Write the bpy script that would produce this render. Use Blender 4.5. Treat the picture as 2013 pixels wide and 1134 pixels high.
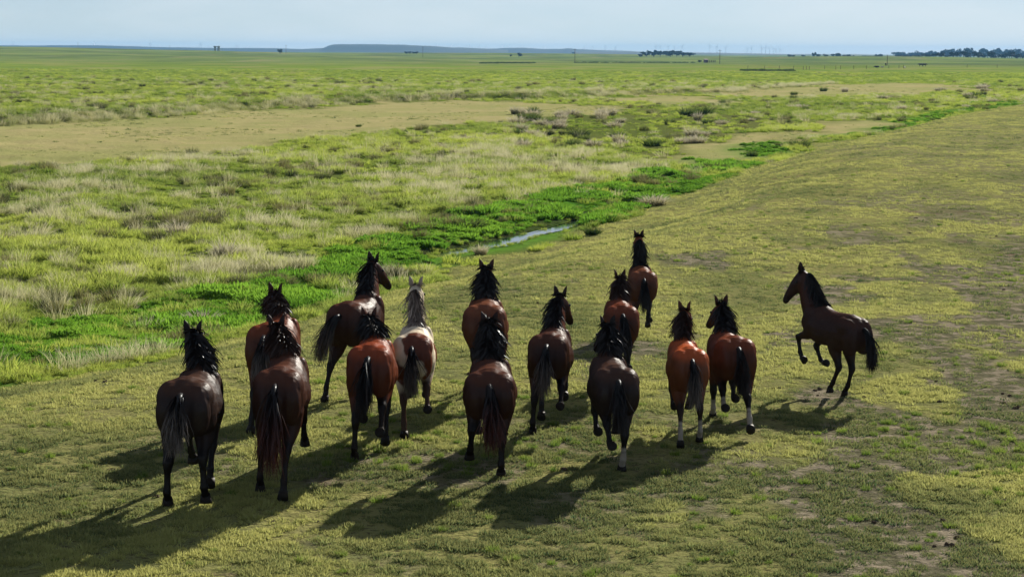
import bpy, bmesh, math, random
import numpy as np
from mathutils import Vector, Matrix, noise as mnoise

R = math.radians
rng = np.random.default_rng(11)
random.seed(11)
scene = bpy.context.scene
for _o in list(bpy.data.objects):
    bpy.data.objects.remove(_o)
COL = scene.collection

# ---------------------------------------------------------------- camera
CAM_H = 4.9
PITCH = 6.76
ROLL = 0.30
cam_data = bpy.data.cameras.new('camera')
cam = bpy.data.objects.new('camera', cam_data)
COL.objects.link(cam)
cam_data.sensor_width = 36.0
cam_data.lens = 70.0
cam_data.clip_start = 0.1
cam_data.clip_end = 60000.0
cam.matrix_world = (Matrix.Translation((0, 0, CAM_H)) @ Matrix.Rotation(R(90 - PITCH), 4, 'X')
                    @ Matrix.Rotation(R(ROLL), 4, 'Z'))
scene.camera = cam

# ---------------------------------------------------------------- sky, sun, exposure
SUN_EL, SUN_AZ = 22.0, 24.0          # azimuth from the viewing direction towards the right
world = bpy.data.worlds.new('World')
scene.world = world
world.use_nodes = True
wn, wl = world.node_tree.nodes, world.node_tree.links
wn.clear()
w_out = wn.new('ShaderNodeOutputWorld')
w_bg = wn.new('ShaderNodeBackground')
w_sky = wn.new('ShaderNodeTexSky')
w_sky.sky_type = 'NISHITA'
w_sky.sun_disc = False
w_sky.sun_elevation = R(SUN_EL)
w_sky.sun_rotation = R(SUN_AZ)
w_sky.air_density = 0.6
w_sky.dust_density = 0.0
w_sky.ozone_density = 4.0
w_bg.inputs['Strength'].default_value = 0.0325
# thin veil of high cloud over the whole sky
w_tc = wn.new('ShaderNodeTexCoord')
w_map = wn.new('ShaderNodeMapping')
w_map.inputs['Scale'].default_value = (2.2, 2.2, 9.0)
w_noise = wn.new('ShaderNodeTexNoise')
w_noise.inputs['Scale'].default_value = 2.0
w_noise.inputs['Detail'].default_value = 7.0
w_noise.inputs['Roughness'].default_value = 0.55
w_ramp = wn.new('ShaderNodeMapRange')
w_ramp.inputs['From Min'].default_value = 0.35
w_ramp.inputs['From Max'].default_value = 0.75
w_ramp.inputs['To Min'].default_value = 0.06
w_ramp.inputs['To Max'].default_value = 0.60
w_mix = wn.new('ShaderNodeMix')
w_mix.data_type = 'RGBA'
w_mix.inputs['B'].default_value = (12.5, 13.2, 13.6, 1)
wl.new(w_tc.outputs['Generated'], w_map.inputs['Vector'])
wl.new(w_map.outputs['Vector'], w_noise.inputs['Vector'])
wl.new(w_noise.outputs['Fac'], w_ramp.inputs['Value'])
w_sep = wn.new('ShaderNodeSeparateXYZ')          # the veil thickens towards the horizon all round
w_low = wn.new('ShaderNodeMapRange')
w_low.inputs['From Min'].default_value = 0.0
w_low.inputs['From Max'].default_value = 0.20
w_low.inputs['To Min'].default_value = 0.32
w_low.inputs['To Max'].default_value = 0.0
w_add = wn.new('ShaderNodeMath')
w_add.operation = 'ADD'
w_add.use_clamp = True
wl.new(w_tc.outputs['Generated'], w_sep.inputs['Vector'])
wl.new(w_sep.outputs['Z'], w_low.inputs['Value'])
wl.new(w_ramp.outputs['Result'], w_add.inputs[0])
wl.new(w_low.outputs['Result'], w_add.inputs[1])
wl.new(w_add.outputs['Value'], w_mix.inputs['Factor'])
wl.new(w_sky.outputs['Color'], w_mix.inputs['A'])
wl.new(w_mix.outputs['Result'], w_bg.inputs['Color'])
wl.new(w_bg.outputs['Background'], w_out.inputs['Surface'])

sun_data = bpy.data.lights.new('sun', 'SUN')
sun = bpy.data.objects.new('sun', sun_data)
COL.objects.link(sun)
sun_data.energy = 5.0
sun_data.angle = R(0.5)
sun_data.color = (1.0, 0.93, 0.80)
to_sun = Vector((math.sin(R(SUN_AZ)) * math.cos(R(SUN_EL)), math.cos(R(SUN_AZ)) * math.cos(R(SUN_EL)), math.sin(R(SUN_EL))))
sun.rotation_euler = to_sun.to_track_quat('Z', 'Y').to_euler()
sun.location = (10, 20, 60)

scene.view_settings.view_transform = 'Standard'
scene.view_settings.look = 'None'
scene.view_settings.exposure = 1.08
scene.view_settings.gamma = 1.0
scene.view_settings.use_curve_mapping = False
scene.cycles.use_denoising = True
scene.cycles.max_bounces = 5
scene.cycles.diffuse_bounces = 2
scene.cycles.glossy_bounces = 2
scene.cycles.transmission_bounces = 3
scene.cycles.transparent_max_bounces = 8
scene.cycles.volume_bounces = 0


# ---------------------------------------------------------------- helpers
def tag(o, label=None, cat=None, group=None, kind=None):
    if label: o['label'] = label
    if cat: o['category'] = cat
    if group: o['group'] = group
    if kind: o['kind'] = kind
    return o


def mesh_from(name, verts, faces, smooth=False, mat=None):
    me = bpy.data.meshes.new(name)
    me.from_pydata([tuple(v) for v in verts], [], [tuple(f) for f in faces])
    if smooth:
        me.polygons.foreach_set('use_smooth', [True] * len(me.polygons))
    if mat:
        me.materials.append(mat)
    me.update()
    return me


def link(name, me, parent=None):
    o = bpy.data.objects.new(name, me)
    COL.objects.link(o)
    if parent:
        o.parent = parent
    return o


def fast_mesh(name, V, F, smooth=False, mat=None):
    """V (n,3) array, F (m,3|4) array of equal-size faces."""
    V = np.asarray(V, np.float32)
    F = np.asarray(F, np.int32)
    k = F.shape[1]
    me = bpy.data.meshes.new(name)
    me.vertices.add(len(V))
    me.vertices.foreach_set('co', V.ravel())
    me.loops.add(F.size)
    me.loops.foreach_set('vertex_index', F.ravel())
    me.polygons.add(len(F))
    me.polygons.foreach_set('loop_start', np.arange(0, F.size, k, dtype=np.int32))
    me.polygons.foreach_set('loop_total', np.full(len(F), k, np.int32))
    if smooth:
        me.polygons.foreach_set('use_smooth', np.ones(len(F), bool))
    me.update(calc_edges=True)
    me.validate()
    if mat:
        me.materials.append(mat)
    return me


class MB:
    """collects simple closed shapes and links them as one mesh"""
    def __init__(self):
        self.V, self.F = [], []

    def add(self, verts, faces):
        b = len(self.V)
        self.V += [tuple(v) for v in verts]
        self.F += [tuple(b + i for i in f) for f in faces]

    def box(self, c, s, rz=0.0):
        cx, cy, cz = c
        sx, sy, sz = s[0] / 2, s[1] / 2, s[2] / 2
        co, si = math.cos(rz), math.sin(rz)
        vs = []
        for z in (-sz, sz):
            for x, y in ((-sx, -sy), (sx, -sy), (sx, sy), (-sx, sy)):
                vs.append((cx + x * co - y * si, cy + x * si + y * co, cz + z))
        self.add(vs, [(0, 3, 2, 1), (4, 5, 6, 7), (0, 1, 5, 4), (1, 2, 6, 5), (2, 3, 7, 6), (3, 0, 4, 7)])

    def tube(self, pts, radii, n=8):
        pts = [Vector(p) for p in pts]
        rings = []
        for i, p in enumerate(pts):
            t = (pts[min(i + 1, len(pts) - 1)] - pts[max(i - 1, 0)]).normalized()
            a = t.cross(Vector((0, 0, 1)))
            if a.length < 1e-3:
                a = t.cross(Vector((0, 1, 0)))
            a.normalize()
            b = a.cross(t).normalized()
            rings.append([p + radii[i] * (math.cos(2 * math.pi * k / n) * a + math.sin(2 * math.pi * k / n) * b) for k in range(n)])
        vs = [v for r in rings for v in r]
        fs = []
        for i in range(len(pts) - 1):
            for k in range(n):
                k2 = (k + 1) % n
                fs.append((i * n + k, i * n + k2, (i + 1) * n + k2, (i + 1) * n + k))
        fs.append(tuple(range(n - 1, -1, -1)))
        fs.append(tuple((len(pts) - 1) * n + k for k in range(n)))
        self.add(vs, fs)

    def build(self, name, mat=None, parent=None, smooth=False):
        return link(name, mesh_from(name, self.V, self.F, smooth, mat), parent)


def vnoise(x, y, scale, seed=0):
    """value noise in numpy, 0..1"""
    x = np.asarray(x, np.float64) * scale + seed * 17.31
    y = np.asarray(y, np.float64) * scale + seed * 9.77
    xi, yi = np.floor(x).astype(np.int64), np.floor(y).astype(np.int64)
    xf, yf = x - xi, y - yi
    u, v = xf * xf * (3 - 2 * xf), yf * yf * (3 - 2 * yf)

    def h(a, b):
        n = (a * 374761393 + b * 668265263 + seed * 1274126177) & 0xFFFFFFFF
        n = ((n ^ (n >> 13)) * 1274126177) & 0xFFFFFFFF
        return ((n ^ (n >> 16)) & 0xFFFF) / 65535.0
    return (h(xi, yi) * (1 - u) + h(xi + 1, yi) * u) * (1 - v) + (h(xi, yi + 1) * (1 - u) + h(xi + 1, yi + 1) * u) * v


def fbm(x, y, scale, seed=0, octv=4):
    s, a, t = 0, 0.5, 0
    for i in range(octv):
        s = s + a * vnoise(x, y, scale * 2 ** i, seed + i)
        t += a
        a *= 0.5
    return s / t


def sstep(a, b, x):
    t = np.clip((np.asarray(x, np.float64) - a) / (b - a), 0, 1)
    return t * t * (3 - 2 * t)


# ---------------------------------------------------------------- material helpers
def new_mat(name):
    m = bpy.data.materials.new(name)
    m.use_nodes = True
    nt = m.node_tree
    nt.nodes.clear()
    out = nt.nodes.new('ShaderNodeOutputMaterial')
    return m, nt.nodes, nt.links, out


def plain(name, col, rough=0.7, noise_amt=0.25, noise_scale=3.0, metallic=0.0):
    m, n, l, out = new_mat(name)
    b = n.new('ShaderNodeBsdfPrincipled')
    b.inputs['Roughness'].default_value = rough
    b.inputs['Metallic'].default_value = metallic
    b.inputs['Specular IOR Level'].default_value = 0.5 if rough < .6 else 0.05
    tc = n.new('ShaderNodeNewGeometry')
    nz = n.new('ShaderNodeTexNoise')
    nz.inputs['Scale'].default_value = noise_scale
    nz.inputs['Detail'].default_value = 4
    mx = n.new('ShaderNodeMix')
    mx.data_type = 'RGBA'
    mx.inputs['A'].default_value = tuple(c * (1 - noise_amt) for c in col) + (1,)
    mx.inputs['B'].default_value = tuple(min(1, c * (1 + noise_amt)) for c in col) + (1,)
    l.new(tc.outputs['Position'], nz.inputs['Vector'])
    l.new(nz.outputs['Fac'], mx.inputs['Factor'])
    l.new(mx.outputs['Result'], b.inputs['Base Color'])
    l.new(b.outputs['BSDF'], out.inputs['Surface'])
    return m
# ---------------------------------------------------------------- where things stand on the ground (metres; camera at x=0, y=0 looking along +y)
_f = 3914.0
_cp, _sp = math.cos(R(PITCH)), math.sin(R(PITCH))
_cr, _sr = math.cos(R(ROLL)), math.sin(R(ROLL))


def at(px, py, z=0.0):
    """survey point of the photograph -> ground point at height z"""
    a0, b0 = (px - 1006.5) / _f, (567 - py) / _f
    a, b = a0 * _cr - b0 * _sr, a0 * _sr + b0 * _cr
    dx, dy, dz = a, _cp + b * _sp, -_sp + b * _cp
    t = (z - CAM_H) / dz
    return (dx * t, dy * t)


def poly(pts, z):
    return np.array([at(p[0], p[1], z) for p in pts])


ZM = -0.9                                    # level of the wet meadow
BANK = poly([(-700, 900), (-300, 815), (0, 735), (250, 692), (400, 648), (560, 602), (760, 556), (1000, 503), (1180, 458), (1300, 405), (1440, 328),
             (1560, 302), (1700, 264), (1850, 233), (2013, 206)], -0.5)
BANK = np.vstack([BANK, [(78, 260), (100, 350), (130, 440)]])
TAN = [poly([(-400, 275), (-150, 256), (0, 249), (300, 232), (560, 213), (760, 203), (900, 198), (1100, 202), (1250, 211), (1170, 224), (1050, 234), (930, 241),
             (800, 257), (650, 272), (450, 290), (300, 309), (150, 322), (0, 331), (-400, 360)], ZM),
       poly([(1150, 197), (1300, 187), (1420, 196), (1490, 203), (1330, 206)], ZM),
       poly([(1400, 181), (1600, 168), (1800, 164), (1960, 176), (1800, 185), (1600, 190), (1480, 192)], ZM),
       poly([(1500, 322), (1560, 262), (1600, 238), (1740, 236), (1640, 272), (1560, 300)], ZM),
       poly([(1290, 330), (1400, 283), (1520, 258), (1600, 262), (1480, 318), (1430, 328)], ZM)]
LUSH = [poly([(-300, 880), (0, 745), (250, 700), (400, 656), (560, 610), (760, 562), (1000, 508), (1180, 462), (1310, 408), (1445, 332), (1390, 314), (1250, 352), (1080, 400),
              (880, 428), (720, 478), (560, 545), (300, 592), (0, 640), (-300, 700)], ZM),
        poly([(1640, 272), (1725, 244), (1820, 224), (1970, 203), (2040, 200), (1900, 228), (1760, 258)], ZM),
        poly([(1460, 312), (1540, 284), (1600, 282), (1560, 302)], ZM)]
WATER = poly([(832, 509), (862, 497), (900, 488), (950, 479), (985, 469), (1010, 464), (1060, 452), (1110, 439), (1148, 426), (1150, 432), (1118, 446), (1085, 455), (1050, 462), (1015, 475), (985, 484), (940, 489), (905, 498), (880, 505)], -1.0)
MUD = poly([(690, 505), (800, 480), (900, 462), (1000, 440), (1130, 412), (1190, 420), (1150, 445), (1020, 488), (900, 508), (780, 528)], ZM)


EDGE = poly([(-60, 252), (0, 248), (150, 241), (300, 231), (430, 221), (560, 212), (760, 202), (900, 197), (1060, 196), (1250, 187), (1420, 184), (1480, 178), (1640, 166)], ZM)
FIELD = np.vstack([[(-160, EDGE[0][1] - 6)], EDGE, [(EDGE[-1][0] + 60, EDGE[-1][1] + 60), (300, 900), (-500, 900)]])


def inside(P, x, y):
    c = np.zeros(np.shape(x), bool)
    n = len(P)
    for i in range(n):
        x0, y0 = P[i]
        x1, y1 = P[(i + 1) % n]
        if y0 == y1: continue
        c ^= ((y0 > y) != (y1 > y)) & (x < (x1 - x0) * (y - y0) / (y1 - y0) + x0)
    return c


def pdist(P, x, y, closed=True):
    d = np.full(np.shape(x), 1e9)
    n = len(P)
    for i in range(n if closed else n - 1):
        ax, ay = P[i]
        bx, by = P[(i + 1) % n]
        t = np.clip(((x - ax) * (bx - ax) + (y - ay) * (by - ay)) / ((bx - ax) ** 2 + (by - ay) ** 2 + 1e-9), 0, 1)
        d = np.minimum(d, np.hypot(x - ax - t * (bx - ax), y - ay - t * (by - ay)))
    return d


def sdist(P, x, y):
    d = pdist(P, x, y)
    return np.where(inside(P, x, y), d, -d)


BANK_POLY = np.vstack([BANK, [(600, 440), (600, -300), (-600, -300), (-600, BANK[0][1] - 3)]])


def warp(x, y, amp=1.0):
    r = np.hypot(x, y)
    a = amp * (0.25 + r * 0.012)
    return x + a * 2 * (fbm(x, y, 0.35, 3, 3) - .5) + a * 3 * (fbm(x, y, .08, 5, 2) - .5), y + a * 3 * (fbm(x, y, 0.35, 4, 3) - .5) + a * 4 * (fbm(x, y, .08, 6, 2) - .5)


def bank_s(x, y):
    """metres from the edge of the pasture, positive on the pasture"""
    return sdist(BANK_POLY, x, y)


def height(x, y):
    x = np.asarray(x, np.float64); y = np.asarray(y, np.float64)
    s = bank_s(x, y)
    r = np.hypot(x, y)
    z = ZM + 0.9 * sstep(-1.5, 5.0, s)
    # the pasture swells into a low levee along its edge further back
    z = z + 0.75 * sstep(0.5, 8, s) * sstep(32, 11, s) * sstep(38, 75, y) * sstep(400, 180, y)
    w = sstep(-.55, .5, sdist(WATER, x, y))
    w = w * (.75 + .5 * fbm(x, y, 1.2, 27, 2))
    z = z - 0.24 * w - 0.05 * sstep(-1.5, 1.0, sdist(MUD, x, y))
    near = sstep(600, 90, r)
    z = z + near * (0.10 * (fbm(x, y, .25, 21, 3) - .5) + 0.20 * (fbm(x, y, .06, 22, 2) - .5)) * (0.4 + 0.6 * (s > 0))
    z = z + near * sstep(2, -3, s) * (1 - w) * sstep(-.3, 3, -sdist(WATER, x, y)) * 0.34 * (fbm(x, y, .45, 25, 3) - .5)
    # a low earth bank stands along the far side of the tan strip
    z = z + .75 * sstep(-.2, 1.6, sdist(FIELD, x, y)) * sstep(420, 230, y)
    # far country: a low swell on the left, gentle rolling beyond
    z = z + 8.6 * np.exp(-((x + 520) / 300) ** 2 - ((y - 1900) / 700) ** 2)
    z = z + 4.2 * np.exp(-((x - 10) / 260) ** 2 - ((y - 2500) / 420) ** 2)
    z = z + 3.4 * np.exp(-((x - 330) / 170) ** 2 - ((y - 1750) / 420) ** 2)
    z = z + sstep(250, 900, r) * 1.6 * (fbm(x, y, .004, 31, 3) - .5)
    z = z + sstep(3000, 6000, r) * 11.0 * (fbm(x, y, .0008, 33, 3) - .45)
    return z


# ---------------------------------------------------------------- ground sheet
def yellow_patch(x, y):
    """well defined patches of bright creeping grass on the poorer ground at the right"""
    return sstep(.605, .645, fbm(x, y * .75, .42, 47, 3)) * sstep(.03, .09, x / np.maximum(y, 4.0))


def bare_soil(x, y):
    q = x / np.maximum(y, 4.0)
    return (1 - yellow_patch(x, y)) * np.maximum(sstep(.02, .17, (q - .10) * 2.8 + 1.35 * (fbm(x, y * .6, .34, 41, 4) - .5)) * (.35 + .65 * sstep(70, 40, y)) * sstep(150, 90, y),
                      .75 * sstep(.50, .60, fbm(x, y * .7, .8, 43, 3)) * sstep(5.5, 2.5, np.abs(x + .4)) * sstep(5.5, 2, np.abs(y - 22.5)))


def ground_mesh():
    ys = [-40, -30, -20, -12, -6, -2, 1, 3, 4.5, 6]
    y = 7.0
    while y < 9600:
        ys.append(y)
        y += max(0.12, y * (0.0075 if y < 320 else 0.013))
    ys = np.array(ys)
    us = np.unique(np.concatenate([np.linspace(-.31, .31, 421), np.linspace(-2.2, 2.2, 120)]))
    hw = np.maximum(16.0, ys + 9.0)
    X = us[None, :] * hw[:, None]
    Yg = np.repeat(ys[:, None], len(us), 1)
    x, y = X.ravel(), Yg.ravel()
    z = height(x, y)
    V = np.stack([x, y, z], 1)
    nr, nc = X.shape
    idx = np.arange(nr * nc).reshape(nr, nc)
    F = np.stack([idx[:-1, :-1].ravel(), idx[:-1, 1:].ravel(), idx[1:, 1:].ravel(), idx[1:, :-1].ravel()], 1)
    me = fast_mesh('ground', V, F, smooth=True)
    wx, wy = warp(x, y)
    s = bank_s(wx, wy)
    soft = 0.15 + 0.01 * np.hypot(x, y)
    A = np.zeros((len(x), 4), np.float32)
    A[:, 0] = sstep(-soft, soft, s + 0.3)
    A[:, 1] = np.max([sstep(-soft, soft, sdist(P, wx, wy)) for P in TAN], 0)
    A[:, 2] = np.max([sstep(-2 * soft, 2 * soft, sdist(P, wx, wy)) for P in LUSH], 0) * (1 - A[:, 0])
    A[:, 3] = np.maximum(sstep(-.6, .6, sdist(MUD, wx, wy)), 0)
    at_ = me.color_attributes.new('region', 'FLOAT_COLOR', 'POINT')
    at_.data.foreach_set('color', A.ravel())
    B = np.zeros((len(x), 4), np.float32)
    # bare grey soil on the right of the pasture, pale seeding grass in bands, darker far country
    bare = bare_soil(x, y)
    B[:, 0] = bare
    B[:, 1] = sstep(.46, .66, fbm(x, y * .35, .07, 44, 4))
    B[:, 2] = sstep(700, 1150, np.hypot(x, y) + 260 * (fbm(x, y, .01, 46, 3) - .5))
    B[:, 3] = sstep(110, 50, np.hypot(x, y)) * A[:, 0] + sstep(330, 160, np.hypot(x, y)) * (1 - A[:, 0])
    at2 = me.color_attributes.new('region_b', 'FLOAT_COLOR', 'POINT')
    at2.data.foreach_set('color', B.ravel())
    return me


def ground_material():
    m, n, l, out = new_mat('ground')
    geo = n.new('ShaderNodeNewGeometry')
    ra = n.new('ShaderNodeAttribute'); ra.attribute_name = 'region'
    rb = n.new('ShaderNodeAttribute'); rb.attribute_name = 'region_b'
    sa = n.new('ShaderNodeSeparateColor'); l.new(ra.outputs['Color'], sa.inputs['Color'])
    sb = n.new('ShaderNodeSeparateColor'); l.new(rb.outputs['Color'], sb.inputs['Color'])

    def nz(scale, detail=5, rough=.6, vec=None, sc=(1, 1, 1)):
        t = n.new('ShaderNodeTexNoise'); t.inputs['Scale'].default_value = scale
        t.inputs['Detail'].default_value = detail; t.inputs['Roughness'].default_value = rough
        if sc != (1, 1, 1):
            mp = n.new('ShaderNodeMapping'); mp.inputs['Scale'].default_value = sc
            l.new(geo.outputs['Position'], mp.inputs['Vector']); l.new(mp.outputs['Vector'], t.inputs['Vector'])
        else:
            l.new(geo.outputs['Position'], t.inputs['Vector'])
        return t.outputs['Fac']

    def ramp(fac, lo, hi):
        r = n.new('ShaderNodeMapRange'); r.interpolation_type = 'SMOOTHSTEP'
        r.inputs['From Min'].default_value = lo; r.inputs['From Max'].default_value = hi
        l.new(fac, r.inputs['Value']); return r.outputs['Result']

    def mix(f, a, b):
        x = n.new('ShaderNodeMix'); x.data_type = 'RGBA'
        if isinstance(f, float): x.inputs['Factor'].default_value = f
        else: l.new(f, x.inputs['Factor'])
        for k, v in (('A', a), ('B', b)):
            if isinstance(v, tuple): x.inputs[k].default_value = v + (1,)
            else: l.new(v, x.inputs[k])
        return x.outputs['Result']

    def mul(a, b):
        x = n.new('ShaderNodeMath'); x.operation = 'MULTIPLY'
        l.new(a, x.inputs[0])
        if isinstance(b, float): x.inputs[1].default_value = b
        else: l.new(b, x.inputs[1])
        return x.outputs['Value']
    n_f = nz(22, 6, .65); n_m = nz(2.6, 6, .62); n_l = nz(.33, 5, .6); n_x = nz(.05, 5, .6); n_far = nz(.012, 6, .62, sc=(1, .35, 1))
    # cropped pasture
    past = mix(ramp(n_m, .35, .65), G_PAST[0], G_PAST[1])
    past = mix(ramp(n_l, .42, .62), past, G_PAST[2])
    past = mix(mul(ramp(nz(16, 5, .7, sc=(.7, 1, 1)), .53, .62), .9), past, G_PAST[3])  # shadowed cracks between the turf clumps, painted as dark spots
    soil = mix(ramp(n_f, .35, .65), G_SOIL[0], G_SOIL[1])
    soil = mix(mul(ramp(n_m, .47, .58), .85), soil, G_SOIL[2])
    past = mix(mul(rb.outputs['Alpha'], .22), past, mix(ramp(n_f, .35, .65), G_THATCH[0], G_THATCH[1]))
    past = mix(mul(sb.outputs['Red'], .85), past, soil)
    pat = mul(ramp(nz(.55, 6, .7), .60, .68), .7)
    past = mix(pat, past, (.135, .10, .07))
    # meadow and the far fields
    mead = mix(ramp(n_m, .35, .65), G_MEAD[0], G_MEAD[1])
    mead = mix(mul(ramp(n_x, .42, .62), .75), mead, G_MEAD[2])
    mead = mix(mul(sb.outputs['Green'], .75), mead, G_MEAD[3])
    mead = mix(mul(rb.outputs['Alpha'], .7), mead, mix(ramp(n_f, .35, .65), G_THATCH[2], G_THATCH[3]))
    far = mix(ramp(n_far, .38, .62), G_FAR[0], G_FAR[1])
    far = mix(mul(ramp(nz(.03, 6, .65, sc=(1, .25, 1)), .52, .66), .7), far, G_FAR[2])
    mead = mix(sb.outputs['Blue'], mead, far)
    tan = mix(ramp(n_l, .35, .65), G_TAN[0], G_TAN[1])
    tan = mix(mul(ramp(n_x, .42, .6), .6), tan, G_TAN[2])
    tan = mix(mul(ramp(nz(3.5, 5, .7, sc=(1, .5, 1)), .58, .70), .5), tan, G_TAN[3])
    lush = mix(ramp(n_m, .35, .65), G_LUSH[0], G_LUSH[1])
    col = mix(sa.outputs['Green'], mead, tan)
    col = mix(sa.outputs['Blue'], col, lush)
    mudc = mix(ramp(n_m, .4, .6), G_MUD[0], G_MUD[1])
    col = mix(ra.outputs['Alpha'], col, mudc)
    col = mix(sa.outputs['Red'], col, past)
    b = n.new('ShaderNodeBsdfPrincipled')
    b.inputs['Roughness'].default_value = 0.95
    b.inputs['Specular IOR Level'].default_value = 0.0
    l.new(col, b.inputs['Base Color'])
    hs = n.new('ShaderNodeMath'); hs.operation = 'MULTIPLY_ADD'; hs.inputs[1].default_value = .35
    l.new(n_f, hs.inputs[0]); l.new(n_m, hs.inputs[2])
    h2 = n.new('ShaderNodeMath'); h2.operation = 'MULTIPLY_ADD'; h2.inputs[1].default_value = .5
    l.new(nz(9, 5, .65), h2.inputs[0]); l.new(hs.outputs['Value'], h2.inputs[2])
    bp = n.new('ShaderNodeBump'); bp.inputs['Strength'].default_value = 1.0; bp.inputs['Distance'].default_value = 0.16
    l.new(h2.outputs['Value'], bp.inputs['Height']); l.new(bp.outputs['Normal'], b.inputs['Normal'])
    l.new(b.outputs['BSDF'], out.inputs['Surface'])
    return m


G_PAST = [(.245, .255, .090), (.195, .220, .080), (.285, .28, .100), (.080, .075, .038)]
G_THATCH = [(.165, .128, .082), (.065, .050, .029), (.060, .080, .022), (.10, .11, .04)]
G_SOIL = [(.135, .125, .088), (.085, .080, .055), (.29, .24, .19)]
G_MEAD = [(.12, .19, .028), (.16, .23, .036), (.21, .265, .046), (.24, .245, .08)]
G_FAR = [(.165, .215, .055), (.095, .135, .040), (.24, .22, .11)]
G_TAN = [(.37, .325, .155), (.32, .305, .13), (.26, .28, .10), (.19, .175, .08)]
G_LUSH = [(.075, .20, .022), (.12, .28, .032)]
G_MUD = [(.030, .036, .016), (.055, .085, .022)]
_gm = ground_mesh()
_gm.materials.append(ground_material())
ground = tag(link('ground', _gm), kind='structure')


def zat(x, y):
    return float(height(np.array([x]), np.array([y]))[0])


# ---------------------------------------------------------------- water lying in the ditch
def water():
    m, n, l, out = new_mat('water')
    b = n.new('ShaderNodeBsdfPrincipled')
    b.inputs['Base Color'].default_value = (.02, .03, .03, 1)
    b.inputs['Roughness'].default_value = 0.04
    b.inputs['Specular IOR Level'].default_value = 0.8
    g = n.new('ShaderNodeNewGeometry')
    nz = n.new('ShaderNodeTexNoise'); nz.inputs['Scale'].default_value = 7; nz.inputs['Detail'].default_value = 3
    bp = n.new('ShaderNodeBump'); bp.inputs['Strength'].default_value = .12; bp.inputs['Distance'].default_value = .02
    l.new(g.outputs['Position'], nz.inputs['Vector']); l.new(nz.outputs['Fac'], bp.inputs['Height']); l.new(bp.outputs['Normal'], b.inputs['Normal'])
    l.new(b.outputs['BSDF'], out.inputs['Surface'])
    c = WATER.mean(0)
    V = [(c[0], c[1], WATER_Z)] + [(c[0] + (p[0] - c[0]) * 1.25, c[1] + (p[1] - c[1]) * 1.25, WATER_Z) for p in WATER]
    k = len(WATER)
    F = [(0, 1 + i, 1 + (i + 1) % k) for i in range(k)]
    return tag(link('water', mesh_from('water', V, F, mat=m)), kind='structure')


WATER_Z = -1.025
water()
# ---------------------------------------------------------------- grasses
def blade_material(name, cols, tip_col, trans=0.45, tipw=1.0):
    m, n, l, out = new_mat(name)
    ti = n.new('ShaderNodeAttribute'); ti.attribute_type = 'INSTANCER'; ti.attribute_name = 'tint'
    rp = n.new('ShaderNodeValToRGB')
    els = rp.color_ramp.elements
    els[0].position = 0; els[0].color = cols[0] + (1,)
    els[1].position = 1; els[1].color = cols[-1] + (1,)
    for i in range(1, len(cols) - 1):
        e = els.new(i / (len(cols) - 1)); e.color = cols[i] + (1,)
    ba = n.new('ShaderNodeAttribute'); ba.attribute_name = 'blade'
    ad = n.new('ShaderNodeMath'); ad.operation = 'MULTIPLY_ADD'; ad.inputs[1].default_value = .35
    l.new(ba.outputs['Fac'], ad.inputs[0]); l.new(ti.outputs['Fac'], ad.inputs[2])
    sb = n.new('ShaderNodeMath'); sb.operation = 'SUBTRACT'; sb.inputs[1].default_value = .17
    l.new(ad.outputs['Value'], sb.inputs[0])
    l.new(sb.outputs['Value'], rp.inputs['Fac'])
    ta = n.new('ShaderNodeAttribute'); ta.attribute_name = 'tip'
    mt = n.new('ShaderNodeMath'); mt.operation = 'MULTIPLY'; mt.inputs[1].default_value = tipw
    l.new(ta.outputs['Fac'], mt.inputs[0])
    mx = n.new('ShaderNodeMix'); mx.data_type = 'RGBA'; mx.inputs['B'].default_value = tip_col + (1,)
    l.new(mt.outputs['Value'], mx.inputs['Factor']); l.new(rp.outputs['Color'], mx.inputs['A'])
    d = n.new('ShaderNodeBsdfDiffuse'); t = n.new('ShaderNodeBsdfTranslucent')
    l.new(mx.outputs['Result'], d.inputs['Color']); l.new(mx.outputs['Result'], t.inputs['Color'])
    ms = n.new('ShaderNodeMixShader'); ms.inputs['Fac'].default_value = trans
    l.new(d.outputs['BSDF'], ms.inputs[1]); l.new(t.outputs['BSDF'], ms.inputs[2])
    l.new(ms.outputs['Shader'], out.inputs['Surface'])
    return m


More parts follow.
